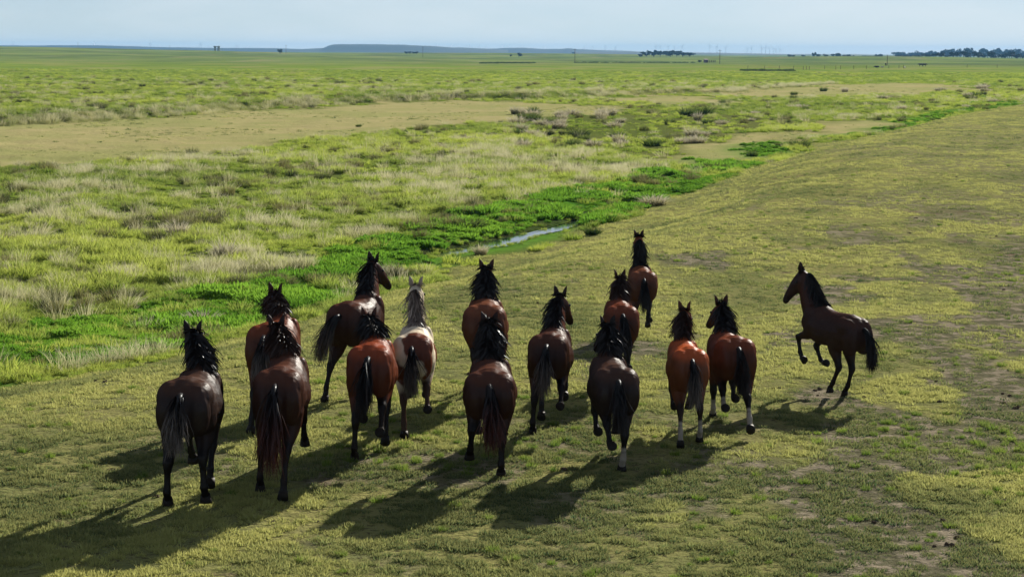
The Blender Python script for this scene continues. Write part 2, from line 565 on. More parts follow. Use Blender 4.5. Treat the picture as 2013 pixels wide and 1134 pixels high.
def tuft_mesh(name, mat, nb, h, w, spread, lean, seg=3, seed=0, tip_from=.6, hvar=.35, leaf=False):
    """a tuft of bent blades; h height, w blade width, spread radius of the foot, lean outwards"""
    rg = np.random.default_rng(seed)
    V, F, T, B = [], [], [], []
    for i in range(nb):
        a = rg.uniform(0, 2 * math.pi)
        r = spread * math.sqrt(rg.uniform(0, 1))
        hh = h * (1 - hvar * rg.uniform(0, 1)) * (1 - .35 * r / max(spread, 1e-6))
        out = np.array([math.cos(a), math.sin(a)])
        az2 = a + rg.normal(0, .7)
        ln = lean * rg.uniform(.2, 1.0) * (.4 + .8 * r / max(spread, 1e-6))
        side_a = rg.uniform(0, math.pi)
        sd = np.array([math.cos(side_a), math.sin(side_a), rg.normal(0, .25)])
        b0 = len(V)
        bl = rg.uniform(0, 1)
        for k in range(seg + 1):
            t = k / seg
            off = ln * hh * t ** 1.8
            zz = hh * (t - .28 * ln * t ** 2)
            p = np.array([out[0] * r + math.cos(az2) * off, out[1] * r + math.sin(az2) * off, zz - .02])
            if leaf:
                ww = w * math.sin(math.pi * min(.97, .12 + .85 * t)) * rg.uniform(.8, 1.2)
            else:
                ww = w * (1 - t) ** .7 + w * .06
            V.append(p - sd * ww / 2); V.append(p + sd * ww / 2)
            tv = max(0, (t - tip_from) / (1 - tip_from))
            T += [tv, tv]; B += [bl, bl]
            if k < seg:
                q = b0 + 2 * k
                F.append((q, q + 1, q + 3, q + 2))
    me = fast_mesh(name, np.array(V), np.array(F), mat=mat)
    me.attributes.new('tip', 'FLOAT', 'POINT').data.foreach_set('value', np.array(T, np.float32))
    me.attributes.new('blade', 'FLOAT', 'POINT').data.foreach_set('value', np.array(B, np.float32))
    return me


def scatter(name, label, x, y, scl, tint, meshes, tilt=0.12, flat=None):
    """many tufts as one object: points carry turn, size and tint"""
    col = bpy.data.collections.new(name + '_kinds')
    for i, me in enumerate(meshes):
        col.objects.link(bpy.data.objects.new('%s_kind_%02d' % (name, i), me))
    n_ = len(x)
    z = height(x, y) if flat is None else np.full(n_, flat)
    me = bpy.data.meshes.new(name)
    me.vertices.add(n_)
    me.vertices.foreach_set('co', np.stack([x, y, z], 1).astype(np.float32).ravel())
    rot = np.stack([rng.normal(0, tilt, n_), rng.normal(0, tilt, n_), rng.uniform(0, 6.283, n_)], 1).astype(np.float32)
    me.attributes.new('rot', 'FLOAT_VECTOR', 'POINT').data.foreach_set('vector', rot.ravel())
    sc = np.asarray(scl, np.float32)
    if sc.ndim == 1:
        sc = np.stack([sc, sc, sc], 1)
    me.attributes.new('scl', 'FLOAT_VECTOR', 'POINT').data.foreach_set('vector', np.ascontiguousarray(sc).ravel())
    me.attributes.new('tint', 'FLOAT', 'POINT').data.foreach_set('value', np.asarray(tint, np.float32))
    me.attributes.new('kind_no', 'INT', 'POINT').data.foreach_set('value', rng.integers(0, len(meshes), n_).astype(np.int32))
    o = link(name, me)
    g = bpy.data.node_groups.new(name, 'GeometryNodeTree')
    g.interface.new_socket('Geometry', in_out='INPUT', socket_type='NodeSocketGeometry')
    g.interface.new_socket('Geometry', in_out='OUTPUT', socket_type='NodeSocketGeometry')
    gi, go = g.nodes.new('NodeGroupInput'), g.nodes.new('NodeGroupOutput')
    ip = g.nodes.new('GeometryNodeInstanceOnPoints')
    ci = g.nodes.new('GeometryNodeCollectionInfo')
    ci.inputs['Collection'].default_value = col
    ci.inputs['Separate Children'].default_value = True
    ci.inputs['Reset Children'].default_value = True

    def named(nm, ty):
        a = g.nodes.new('GeometryNodeInputNamedAttribute'); a.data_type = ty
        a.inputs['Name'].default_value = nm
        return [s for s in a.outputs if s.enabled and s.name == 'Attribute'][0]
    g.links.new(gi.outputs[0], ip.inputs['Points'])
    g.links.new(ci.outputs[0], ip.inputs['Instance'])
    ip.inputs['Pick Instance'].default_value = True
    g.links.new(named('kind_no', 'INT'), ip.inputs['Instance Index'])
    er = g.nodes.new('FunctionNodeEulerToRotation')
    g.links.new(named('rot', 'FLOAT_VECTOR'), er.inputs[0])
    g.links.new(er.outputs[0], ip.inputs['Rotation'])
    g.links.new(named('scl', 'FLOAT_VECTOR'), ip.inputs['Scale'])
    g.links.new(ip.outputs[0], go.inputs[0])
    md = o.modifiers.new('scatter', 'NODES')
    md.node_group = g
    return tag(o, label, None, None, 'stuff')


def fan(n_, d0, d1, half=27.0, power=0.0):
    """points spread over the ground in front, denser close by"""
    u = rng.uniform(0, 1, n_)
    if power == 0:
        d = d0 * (d1 / d0) ** u
    else:
        d = (d0 ** power + u * (d1 ** power - d0 ** power)) ** (1 / power)
    a = np.tan(np.radians(rng.uniform(-half, half, n_)))
    return a * d, d


M_TURF = blade_material('turf_blades', [(.060, .100, .040), (.125, .165, .060), (.215, .25, .085), (.38, .395, .125)], (.44, .38, .15), .42, .5)
M_GREEN = blade_material('meadow_blades', [(.080, .145, .020), (.18, .265, .032), (.34, .41, .060)], (.46, .44, .17), .5, .45)
M_PALE = blade_material('dry_blades', [(.16, .19, .055), (.31, .31, .13), (.43, .41, .23)], (.60, .56, .42), .48, .9)
M_LUSH = blade_material('lush_leaves', [(.050, .135, .014), (.095, .225, .022), (.17, .32, .034)], (.18, .30, .03), .5, .3)
M_RUSH = blade_material('rush_blades', [(.022, .05, .013), (.045, .085, .02), (.09, .12, .04)], (.16, .14, .06), .35, .5)

K_TURF = [tuft_mesh('turf_tuft', M_TURF, 30, .075, .013, .085, 1.0, 2, 100 + i, .5) for i in range(5)]
K_GREEN = [tuft_mesh('meadow_tuft', M_GREEN, 90, .40, .022, .26, .9, 3, 200 + i, .55) for i in range(5)]
K_PALE = [tuft_mesh('dry_tuft', M_PALE, 70, .66, .010, .32, .8, 3, 300 + i, .45) for i in range(5)]
K_LUSH = [tuft_mesh('lush_clump', M_LUSH, 130, .30, .045, .30, .8, 3, 400 + i, .6, leaf=True) for i in range(5)]
M_ROUGH = blade_material('rough_blades', [(.035, .055, .016), (.085, .10, .028), (.15, .145, .05)], (.40, .36, .20), .4, .6)
K_RUSH = [tuft_mesh('rush_clump', M_ROUGH, 150, .50, .017, .26, .75, 3, 500 + i, .6) for i in range(3)]


SHORT = poly([(990, 246), (1080, 222), (1200, 212), (1400, 222), (1510, 238), (1440, 290), (1300, 316), (1180, 296), (1060, 268)], ZM)


def in_any(polys, x, y, grow=0.0):
    return np.max([sdist(P, x, y) for P in polys], 0) > -grow


def open_water(x, y):
    """the near margin of the water is trampled short: little grows there"""
    hid = np.zeros(np.shape(x), bool)
    for k_ in (1.012, 1.025, 1.04, 1.055, 1.07, 1.085, 1.10):
        hid |= in_any([WATER], x * k_, y * k_)
    return ~hid | (rng.uniform(0, 1, np.shape(x)) < .04)


# short cropped turf on the pasture
x, y = fan(230000, 16.5, 170, 16.5, -0.45)
wx, wy = warp(x, y)
s = bank_s(wx, wy)
bare = bare_soil(x, y)
cl = .62 * fbm(x, y, 8.5, 51, 2) + .38 * fbm(x, y, 2.2, 52, 3)
keep = (s > -.4) & (rng.uniform(0, 1, len(x)) < np.clip(.04 + .96 * sstep(.45, .56, cl), 0, 1) * (1 - .62 * bare))
x, y, cl, bare = x[keep], y[keep], cl[keep], bare[keep]
d = np.hypot(x, y)
lg = fbm(x, y * .7, .55, 53, 3)
ss = (.45 + .8 * sstep(.42, .65, cl)) * rng.uniform(.6, 1.25, len(x)) * (.72 + d * .012)
tnt = np.clip(.50 + 2.0 * (lg - .5) + .30 * sstep(20, 34, d) + rng.normal(0, .13, len(x)) + .45 * yellow_patch(x, y) - .55 * bare - .8 * np.clip(x / y - .02, 0, .3) * sstep(34, 22, d), 0, 1)
scatter('pasture_turf', 'short cropped yellow green turf under the horses', x, y, np.stack([ss, ss, ss * rng.uniform(.6, 1.3, len(x)) / (.8 + d * .006)], 1), tnt, K_TURF)

# the wet meadow between the ditch and the tan strip, and the field beyond
x, y = fan(100000, 34, 620, 16.5, -0.3)
wx, wy = warp(x, y)
s = bank_s(wx, wy)
ok = (s < -.2) & ~in_any(TAN, wx, wy, .2) & ~in_any([WATER, MUD], x, y, .1) & (rng.uniform(0, 1, len(x)) < np.where(in_any(LUSH, wx, wy), .12, 1)) & open_water(x, y)
x, y = x[ok], y[ok]
d = np.hypot(x, y)
cl = .65 * fbm(x, y, .9, 61, 3) + .35 * fbm(x, y, .2, 62, 2)
k2 = rng.uniform(0, 1, len(x)) < (.30 + sstep(.34, .52, cl)) * np.where(in_any([SHORT], x, y), .22, 1)
x, y, d, cl = x[k2], y[k2], d[k2], cl[k2]
ss = (.38 + .85 * sstep(.38, .68, cl)) * rng.uniform(.6, 1.25, len(x)) * (.8 + d * .0030)
tnt = np.clip(.55 + 1.3 * (fbm(x, y, .10, 63, 3) - .5) + .6 * (cl - .5) + rng.normal(0, .14, len(x)), 0, 1)
scatter('meadow_grass', 'knee high green meadow grass beyond the ditch', x, y, np.stack([ss, ss, ss * rng.uniform(.5, 1.0, len(x)) / (.85 + d * .0018)], 1), tnt, K_GREEN)

# pale seeding grass in drifts
x, y = fan(62000, 35, 430, 16.5, -0.25)
wx, wy = warp(x, y)
s = bank_s(wx, wy)
dr = .35 * fbm(x, y * .5, .10, 71, 3) + .65 * fbm(x, y, .42, 72, 3)
ok = (s < -.8) & ~in_any(TAN, wx, wy, .3) & ~in_any([WATER, MUD], x, y, .2) & (rng.uniform(0, 1, len(x)) < (.03 + .52 * sstep(.56, .67, dr)) * np.where(in_any(LUSH, wx, wy), .01, 1) * np.where(in_any([SHORT], x, y), .12, 1)) & open_water(x, y)
x, y = x[ok], y[ok]
d = np.hypot(x, y)
ss = rng.uniform(.55, 1.15, len(x)) * (.8 + d * .0024)
scatter('dry_grass', 'pale seeding grass drifting through the green meadow', x, y, np.stack([ss, ss, ss / (.85 + d * .0018)], 1), rng.uniform(.3, 1, len(x)), K_PALE, .16)

# the fringe of tall pale grass along the far edge of the tan strip
edge = EDGE
px, py = [], []
for (ax, ay), (bx, by) in zip(edge[:-1], edge[1:]):
    n_ = int(np.hypot(bx - ax, by - ay) * 4.5)
    t = rng.uniform(0, 1, n_)
    g_ = fbm(ax + (bx - ax) * t, ay + (by - ay) * t, .12, 91, 2)
    k_ = rng.uniform(0, 1, n_) < .25 + 1.3 * sstep(.4, .62, g_)
    t = t[k_]
    px.append(ax + (bx - ax) * t + rng.normal(0, .5, len(t))); py.append(ay + (by - ay) * t + np.abs(rng.normal(0, 1.3, len(t))) + .5)
x, y = np.concatenate(px), np.concatenate(py)
wx_, wy_ = warp(x, y)
scatter('bank_grass', 'fringe of tall pale grass along the edge of the tan strip', x, y, rng.uniform(.8, 1.7, len(x)), rng.uniform(-.2, .8, len(x)), K_PALE, .14)

# lush plants along the ditch
x, y = fan(80000, 32, 330, 16.5, -0.3)
wx, wy = warp(x, y)
ok = in_any(LUSH, wx, wy) & open_water(x, y) & (bank_s(wx, wy) < .2) & ~in_any([WATER], x, y, .35) & ~(in_any([MUD], x, y) & (rng.uniform(0, 1, len(x)) < .55))
x, y = x[ok], y[ok]
d = np.hypot(x, y)
ss = (.45 + .75 * sstep(.38, .68, fbm(x, y, .7, 81, 3))) * rng.uniform(.6, 1.2, len(x)) * (.8 + d * .004) * np.where(d > 105, .55, 1)
tnt = np.clip(.55 + 1.6 * (fbm(x, y, .3, 82, 3) - .5) + rng.normal(0, .15, len(x)), 0, 1)
scatter('ditch_plants', 'bright green leafy plants filling the wet ditch', x, y, ss, tnt, K_LUSH)

# dark-footed rough tussocks through the meadow
x, y = fan(9000, 36, 420, 16.5, -0.2)
wx, wy = warp(x, y)
ok = (bank_s(wx, wy) < -1.0) & ~in_any(TAN, wx, wy, .2) & ~in_any([WATER, MUD], x, y, .3) & (rng.uniform(0, 1, len(x)) < .04 + .45 * sstep(.52, .70, fbm(x, y * .6, .22, 95, 3)))
x, y = x[ok], y[ok]
d = np.hypot(x, y)
ss = rng.uniform(.55, 1.35, len(x)) * (.85 + d * .002)
scatter('rough_tussocks', 'dark footed rough tussocks scattered through the meadow', x, y, ss, rng.uniform(0, 1, len(x)), K_RUSH)

# sparse short tufts on the tan strips
x, y = fan(60000, 90, 700, 16.5, -0.4)
wx, wy = warp(x, y)
ok = in_any(TAN, wx, wy, .5) & (bank_s(wx, wy) < 0) & (rng.uniform(0, 1, len(x)) < .02 + .35 * sstep(.52, .68, fbm(x, y * .4, .16, 97, 4)))
x, y = x[ok], y[ok]
d = np.hypot(x, y)
scatter('strip_turf', 'short yellowish turf on the tan strip', x, y, rng.uniform(.7, 1.5, len(x)) * (1.0 + d * .008), np.clip(rng.normal(.55, .2, len(x)), 0, 1), K_TURF)

# taller weeds and dung clods on the pasture
x, y = fan(5200, 17, 120, 16.5, -0.4)
ok = (bank_s(x, y) > .5) & (rng.uniform(0, 1, len(x)) < .08 + sstep(.5, .68, fbm(x, y, .25, 101, 3)))
x, y = x[ok], y[ok]
scatter('pasture_weeds', 'scattered green weeds standing above the cropped turf', x, y, rng.uniform(.12, .30, len(x)), rng.uniform(-.1, .35, len(x)), K_GREEN)


def clod_mesh(seed):
    rg = np.random.default_rng(seed)
    V, F = [], []
    for b in range(4):
        c = np.array([rg.normal(0, .045), rg.normal(0, .045), .012])
        n0 = len(V)
        for i in range(4):
            for k in range(7):
                ph, th = math.pi * (.12 + .25 * i) - math.pi / 2, 2 * math.pi * k / 7
                r_ = .05 * rg.uniform(.75, 1.2)
                V.append(c + np.array([math.cos(ph) * math.cos(th) * r_, math.cos(ph) * math.sin(th) * r_, math.sin(ph) * r_ * .75]))
        for i in range(3):
            for k in range(7):
                F.append((n0 + i * 7 + k, n0 + i * 7 + (k + 1) % 7, n0 + i * 7 + 7 + (k + 1) % 7, n0 + i * 7 + 7 + k))
    return fast_mesh('clod', np.array(V), np.array(F), True, M_CLOD)


M_CLOD = plain('dung_and_earth', (.085, .062, .042), .9, .4, 20)
x, y = fan(1500, 17, 130, 16.5, -0.4)
ok = (bank_s(x, y) > .3) & (rng.uniform(0, 1, len(x)) < .06 + .7 * sstep(.52, .7, fbm(x, y, .3, 111, 3)))
x, y = x[ok], y[ok]
scatter('clods', 'dung and earth clods strewn over the pasture', x, y, rng.uniform(.2, .6, len(x)), rng.uniform(0, 1, len(x)), [clod_mesh(i) for i in range(3)])

# thin grass standing in and round the water
i_ = rng.integers(0, len(WATER), 150)
t_ = rng.uniform(0, 1, 150)
x = WATER[i_, 0] + (np.roll(WATER, -1, 0)[i_, 0] - WATER[i_, 0]) * t_ + rng.normal(0, .30, 150)
y = WATER[i_, 1] + (np.roll(WATER, -1, 0)[i_, 1] - WATER[i_, 1]) * t_ + rng.normal(0, .55, 150)
scatter('water_grass', 'thin grass standing in and round the ditch water', x, y, rng.uniform(.18, .5, 150), rng.uniform(0, .8, 150), K_GREEN)
# ---------------------------------------------------------------- horses
def coat_material():
    m, n, l, out = new_mat('horse_coat')
    b = n.new('ShaderNodeBsdfPrincipled')
    at = n.new('ShaderNodeAttribute'); at.attribute_name = 'coat'
    tc = n.new('ShaderNodeTexCoord')
    mp = n.new('ShaderNodeMapping'); mp.inputs['Scale'].default_value = (1, 1, 0.5)
    nz = n.new('ShaderNodeTexNoise'); nz.inputs['Scale'].default_value = 9; nz.inputs['Detail'].default_value = 6
    mr = n.new('ShaderNodeMapRange'); mr.inputs['To Min'].default_value = 0.65; mr.inputs['To Max'].default_value = 1.35
    vm = n.new('ShaderNodeVectorMath'); vm.operation = 'SCALE'
    l.new(tc.outputs['Object'], mp.inputs['Vector']); l.new(mp.outputs['Vector'], nz.inputs['Vector'])
    l.new(nz.outputs['Fac'], mr.inputs['Value'])
    n4 = n.new('ShaderNodeTexNoise'); n4.inputs['Scale'].default_value = 38; n4.inputs['Detail'].default_value = 4
    mp4 = n.new('ShaderNodeMapping'); mp4.inputs['Scale'].default_value = (.35, 1, .6)
    l.new(tc.outputs['Object'], mp4.inputs['Vector']); l.new(mp4.outputs['Vector'], n4.inputs['Vector'])
    du = n.new('ShaderNodeMapRange'); du.inputs['From Min'].default_value = .52; du.inputs['From Max'].default_value = .78; du.inputs['To Max'].default_value = .07
    l.new(n4.outputs['Fac'], du.inputs['Value'])
    dm = n.new('ShaderNodeMix'); dm.data_type = 'RGBA'; dm.inputs['B'].default_value = (.16, .105, .065, 1)
    l.new(du.outputs['Result'], dm.inputs['Factor']); l.new(at.outputs['Color'], dm.inputs['A'])
    l.new(dm.outputs['Result'], vm.inputs[0]); l.new(mr.outputs['Result'], vm.inputs['Scale'])
    l.new(vm.outputs['Vector'], b.inputs['Base Color'])
    n2 = n.new('ShaderNodeTexNoise'); n2.inputs['Scale'].default_value = 60; n2.inputs['Detail'].default_value = 3
    mp2 = n.new('ShaderNodeMapping'); mp2.inputs['Scale'].default_value = (0.3, 1, 0.5)
    l.new(tc.outputs['Object'], mp2.inputs['Vector']); l.new(mp2.outputs['Vector'], n2.inputs['Vector'])
    n3 = n.new('ShaderNodeTexNoise'); n3.inputs['Scale'].default_value = 5.5; n3.inputs['Detail'].default_value = 2
    l.new(tc.outputs['Object'], n3.inputs['Vector'])
    ad = n.new('ShaderNodeMath'); ad.operation = 'MULTIPLY_ADD'; ad.inputs[1].default_value = 0.10
    l.new(n2.outputs['Fac'], ad.inputs[0]); l.new(n3.outputs['Fac'], ad.inputs[2])
    bp = n.new('ShaderNodeBump'); bp.inputs['Strength'].default_value = 0.35; bp.inputs['Distance'].default_value = 0.06
    l.new(ad.outputs['Value'], bp.inputs['Height']); l.new(bp.outputs['Normal'], b.inputs['Normal'])
    rr = n.new('ShaderNodeMapRange'); rr.inputs['To Min'].default_value = 0.40; rr.inputs['To Max'].default_value = 0.56
    l.new(nz.outputs['Fac'], rr.inputs['Value']); l.new(rr.outputs['Result'], b.inputs['Roughness'])
    b.inputs['Specular IOR Level'].default_value = 0.0
    gl = n.new('ShaderNodeBsdfGlossy'); gl.inputs['Color'].default_value = (.95, .97, 1, 1); gl.inputs['Roughness'].default_value = .42
    mg = n.new('ShaderNodeMixShader'); mg.inputs['Fac'].default_value = .015
    l.new(bp.outputs['Normal'], gl.inputs['Normal']); l.new(b.outputs['BSDF'], mg.inputs[1]); l.new(gl.outputs['BSDF'], mg.inputs[2])
    b.inputs['Sheen Weight'].default_value = 0.0
    b.inputs['Sheen Roughness'].default_value = 0.35
    b.inputs['Sheen Tint'].default_value = (.75, .42, .28, 1)
    l.new(mg.outputs['Shader'], out.inputs['Surface'])
    return m


def hair_material(name, dark, tip):
    m, n, l, out = new_mat(name)
    b = n.new('ShaderNodeBsdfPrincipled')
    at = n.new('ShaderNodeAttribute'); at.attribute_name = 'tip'
    mx = n.new('ShaderNodeMix'); mx.data_type = 'RGBA'
    mx.inputs['A'].default_value = dark + (1,); mx.inputs['B'].default_value = tip + (1,)
    l.new(at.outputs['Fac'], mx.inputs['Factor']); l.new(mx.outputs['Result'], b.inputs['Base Color'])
    b.inputs['Roughness'].default_value = 0.45
    b.inputs['Specular IOR Level'].default_value = 0.0
    gl = n.new('ShaderNodeBsdfGlossy'); gl.inputs['Color'].default_value = (.9, .95, 1, 1); gl.inputs['Roughness'].default_value = .38
    mg = n.new('ShaderNodeMixShader'); mg.inputs['Fac'].default_value = .022
    l.new(b.outputs['BSDF'], mg.inputs[1]); l.new(gl.outputs['BSDF'], mg.inputs[2])
    l.new(mg.outputs['Shader'], out.inputs['Surface'])
    return m


M_COAT = coat_material()
M_HAIR = {
    'black': hair_material('black_hair', (0.008, 0.007, 0.007), (0.022, 0.014, 0.010)),
    'rust': hair_material('rusty_hair', (0.009, 0.006, 0.006), (0.10, 0.026, 0.014)),
    'brown': hair_material('brown_hair', (0.016, 0.009, 0.006), (0.06, 0.024, 0.013)),
    'grey': hair_material('grey_tipped_hair', (0.009, 0.007, 0.007), (0.20, 0.165, 0.145)),
    'mixed': hair_material('mixed_hair', (0.05, 0.03, 0.022), (0.50, 0.42, 0.35)),
}
M_HOOF = plain('hoof_horn', (0.022, 0.018, 0.015), 0.6, 0.3, 30)
M_EYE = plain('eye_dark', (0.006, 0.005, 0.005), 0.08, 0.1, 30)
M_STRAP = plain('halter_strap', (0.20, 0.03, 0.03), 0.5, 0.2, 20)

RING_N = 18
HIND = {'st': (36, -38, -3, 38), 'bk': (12, -52, -26, -12), 'bk2': (4, -58, -38, -40), 'fw': (60, -26, 20, 48), 'lf': (50, -56, -44, -88),
        'up': (66, -44, -4, -40)}
FORE = {'st': (2, 0, 0, 38), 'bk': (-26, -30, -30, -10), 'fw': (40, 34, 32, 45), 'lf': (38, -42, -52, -80), 'up': (70, -18, -30, -40)}


def ring(c, side, up, a, b, egg=0.0, p=2.0, n=RING_N):
    out = []
    for k in range(n):
        t = 2 * math.pi * k / n
        ct, st = math.cos(t), math.sin(t)
        cx = math.copysign(abs(ct) ** (2 / p), ct)
        sx = math.copysign(abs(st) ** (2 / p), st)
        out.append(c + side * (a * cx * (1 - egg * sx)) + up * (b * sx))
    return out


def add_loft(mb, rings):
    n = len(rings[0])
    vs = [v for r in rings for v in r]
    fs = []
    for i in range(len(rings) - 1):
        for k in range(n):
            k2 = (k + 1) % n
            fs.append((i * n + k, i * n + k2, (i + 1) * n + k2, (i + 1) * n + k))
    c0 = sum(rings[0], Vector()) / n
    c1 = sum(rings[-1], Vector()) / n
    b = len(vs)
    vs += [c0, c1]
    m = (len(rings) - 1) * n
    for k in range(n):
        k2 = (k + 1) % n
        fs.append((k2, k, b))
        fs.append((m + k, m + k2, b + 1))
    mb.add(vs, fs)


def add_ell(mb, c, r, rot=None, n=12):
    c = Vector(c)
    rings = []
    for i in range(1, 9):
        ph = math.pi * i / 9 - math.pi / 2
        rr, zz = math.cos(ph), math.sin(ph)
        rings.append([Vector((r[0] * rr * math.cos(2 * math.pi * k / n), r[1] * rr * math.sin(2 * math.pi * k / n), r[2] * zz)) for k in range(n)])
    if rot:
        rings = [[rot @ v for v in q] for q in rings]
    rings = [[c + v for v in q] for q in rings]
    add_loft(mb, rings)


def limb(p0, lens, angs, splay):
    """joint chain in the sagittal plane; angle 0 is straight down, + is forward"""
    pts = [Vector(p0)]
    for L, a in zip(lens, angs):
        pts.append(pts[-1] + Vector((math.sin(R(a)) * L, splay * L, -math.cos(R(a)) * L)))
    return pts


def leg_mesh(mb, pts, prof):
    """prof: (segment, t, fore-aft radius, lateral radius)"""
    cs = []
    for s, t, fa, la in prof:
        cs.append((pts[s].lerp(pts[s + 1], t), fa * 1.10, la * 1.12))
    rings = []
    for i, (c, fa, la) in enumerate(cs):
        t = (cs[min(i + 1, len(cs) - 1)][0] - cs[max(i - 1, 0)][0]).normalized()
        side = Vector((0, 1, 0))
        side = (side - t * side.dot(t)).normalized()
        up = t.cross(side).normalized()
        rings.append(ring(c, side, up, la, fa, n=12))
    add_loft(mb, rings)


P_HIND = [(0, 0.0, .150, .105), (0, .5, .195, .128), (0, 1, .145, .108), (1, .22, .118, .092), (1, .5, .088, .070), (1, .78, .062, .050),
          (1, 1, .064, .049), (2, .12, .056, .042), (2, .3, .040, .032), (2, .6, .035, .029), (2, .85, .038, .032), (2, 1, .047, .039),
          (3, .25, .041, .035), (3, .6, .036, .033), (3, 1, .046, .043)]
P_FORE = [(0, 0, .14, .075), (0, .5, .155, .092), (0, 1, .125, .085), (1, .25, .090, .068), (1, .55, .066, .052), (1, .85, .053, .045),
          (1, 1, .057, .049), (2, .12, .050, .043), (2, .3, .038, .032), (2, .6, .033, .028), (2, .85, .037, .031), (2, 1, .046, .038),
          (3, .25, .040, .034), (3, .6, .035, .032), (3, 1, .045, .042)]
TORSO = [(-.83, 1.17, 1.02, .05), (-.79, 1.28, .95, .13), (-.70, 1.37, .88, .205), (-.56, 1.435, .86, .262), (-.42, 1.455, .86, .280),
         (-.24, 1.425, .84, .275), (-.02, 1.385, .79, .290), (.18, 1.385, .755, .282), (.34, 1.425, .75, .252), (.48, 1.45, .77, .228),
         (.60, 1.40, .83, .212), (.70, 1.28, .90, .17), (.77, 1.17, .98, .09)]


def make_horse(name, label, pos, s, yaw, hind, fore, neck, head, coat, hair=('black', 'black'), tail=(0, 0), tl=.75, mane=(0, 1.0),
               pitch=0.0, lift=0.0, points=1.0, socks=(), patches=None, halter=False, roll=0.0, seed=1, fat=1.0, voxel=0.017, group='horses of the running herd', bend=0.0):
    rg = random.Random(seed * 31 + 5)
    mb = MB()
    X, Y, Z = Vector((1, 0, 0)), Vector((0, 1, 0)), Vector((0, 0, 1))
    # trunk
    rings = []
    for x, zt, zb, hw in TORSO:
        yb = bend * max(0.0, x + 0.2) ** 2
        rings.append(ring(Vector((x, yb, (zt + zb) / 2)), Y, Z, hw, (zt - zb) / 2, egg=0.19, p=2.08))
    add_loft(mb, rings)
    for sd in (-1, 1):
        add_ell(mb, (-.50, sd * .118, 1.225), (.30, .155, .195))
        add_ell(mb, (-.66, sd * .125, 1.08), (.175, .135, .27))
        add_ell(mb, (.50, sd * .13, 1.14), (.17, .105, .25))
    # legs
    legs = []
    for sd, hp in zip((1, -1), hind):
        a = HIND[hp] if isinstance(hp, str) else hp
        a = tuple(v + rg.uniform(-5, 5) for v in a[:4]) + ((sd * rg.uniform(-.05, .07),) if len(a) < 5 else tuple(a[4:]))
        legs.append(('h', sd, limb((-.50, sd * .135, 1.12), (.345, .395, .315, .12), a[:4], a[4] if len(a) > 4 else -sd * .015), a))
    for sd, fp in zip((1, -1), fore):
        a = FORE[fp] if isinstance(fp, str) else fp
        a = tuple(v + rg.uniform(-5, 5) for v in a)
        el = Vector((.44, sd * .15, .90))
        ch = limb(el, (.37, .265, .11), a[:3] if len(a) < 4 else (a[0], a[1], a[3]), -sd * .02)
        legs.append(('f', sd, [Vector((.52, sd * .12, 1.20))] + ch, (0,) + tuple(a)))
    for kind, sd, pts, a in legs:
        leg_mesh(mb, pts, P_HIND if kind == 'h' else P_FORE)
    # neck
    nel, nyaw = neck
    L = 0.75
    base = Vector((.50, bend * .5, 1.19))
    d_end = Vector((math.cos(R(nel)) * math.cos(R(nyaw)), math.cos(R(nel)) * math.sin(R(nyaw)), math.sin(R(nel))))
    poll = base + d_end * L
    d0 = (Vector((1, 0, 0.75)) * 0.9 + d_end * 0.1).normalized()
    c1 = base + Vector((.24, 0.24 * math.tan(R(nyaw)) * 0.4, .16))
    c2 = poll - Vector((math.cos(R(nel + 8)) * math.cos(R(nyaw)), math.cos(R(nel + 8)) * math.sin(R(nyaw)), math.sin(R(nel + 8)))) * .30

    def bez(t):
        return base * (1 - t) ** 3 + c1 * 3 * t * (1 - t) ** 2 + c2 * 3 * t * t * (1 - t) + poll * t ** 3
    NH = [(0, .28, .165), (.2, .25, .138), (.4, .215, .118), (.6, .182, .102), (.8, .150, .089), (1.0, .122, .078)]
    rings, crest = [], []
    for t, hh, hw in NH:
        c = bez(t)
        tan = (bez(min(1, t + .03)) - bez(max(0, t - .03))).normalized()
        side = Vector((-math.sin(R(nyaw * t)), math.cos(R(nyaw * t)), 0))
        side = (side - tan * side.dot(tan)).normalized()
        up = tan.cross(side).normalized()
        rings.append(ring(c, side, up, hw, hh, egg=0.22))
        crest.append((t, c, tan, side, up, hh, hw))
    add_loft(mb, rings)
    # head
    hp_, hy = head
    hd = Vector((math.cos(R(hp_)) * math.cos(R(hy)), math.cos(R(hp_)) * math.sin(R(hy)), math.sin(R(hp_))))
    hside = Vector((-math.sin(R(hy)), math.cos(R(hy)), 0))
    hup = hd.cross(hside).normalized()
    if hup.dot(Z) < 0 and abs(hp_) < 80:
        hup = -hup
    HS = [(-.06, .080, .062, 0), (0.02, .118, .086, -.015), (.12, .148, .102, -.035), (.22, .138, .095, -.03), (.32, .102, .073, -.006), (.42, .076, .060, .004),
          (.50, .064, .056, 0), (.56, .055, .050, -.006), (.60, .03, .030, -.012)]
    rings = [ring(poll + hd * x + hup * dz, hside, hup, hw, hh, egg=-0.08 if x < .25 else 0.05) for x, hh, hw, dz in HS]
    add_loft(mb, rings)
    # remesh into one continuous body
    me = mesh_from('horse_raw', mb.V, mb.F)
    tmp = bpy.data.objects.new('horse_raw', me)
    COL.objects.link(tmp)
    md = tmp.modifiers.new('r', 'REMESH'); md.mode = 'VOXEL'; md.voxel_size = voxel; md.use_smooth_shade = True
    sm = tmp.modifiers.new('s', 'SMOOTH'); sm.factor = 0.5; sm.iterations = 5
    dg = bpy.context.evaluated_depsgraph_get()
    body = bpy.data.meshes.new_from_object(tmp.evaluated_get(dg))
    bpy.data.objects.remove(tmp)
    body.name = 'horse_body'
    nv = len(body.vertices)
    co = np.empty(nv * 3, np.float32)
    body.vertices.foreach_get('co', co)
    co = co.reshape(-1, 3).astype(np.float64)
    # coat colours
    c_main, c_dark = np.array(coat[0]), np.array(coat[1])
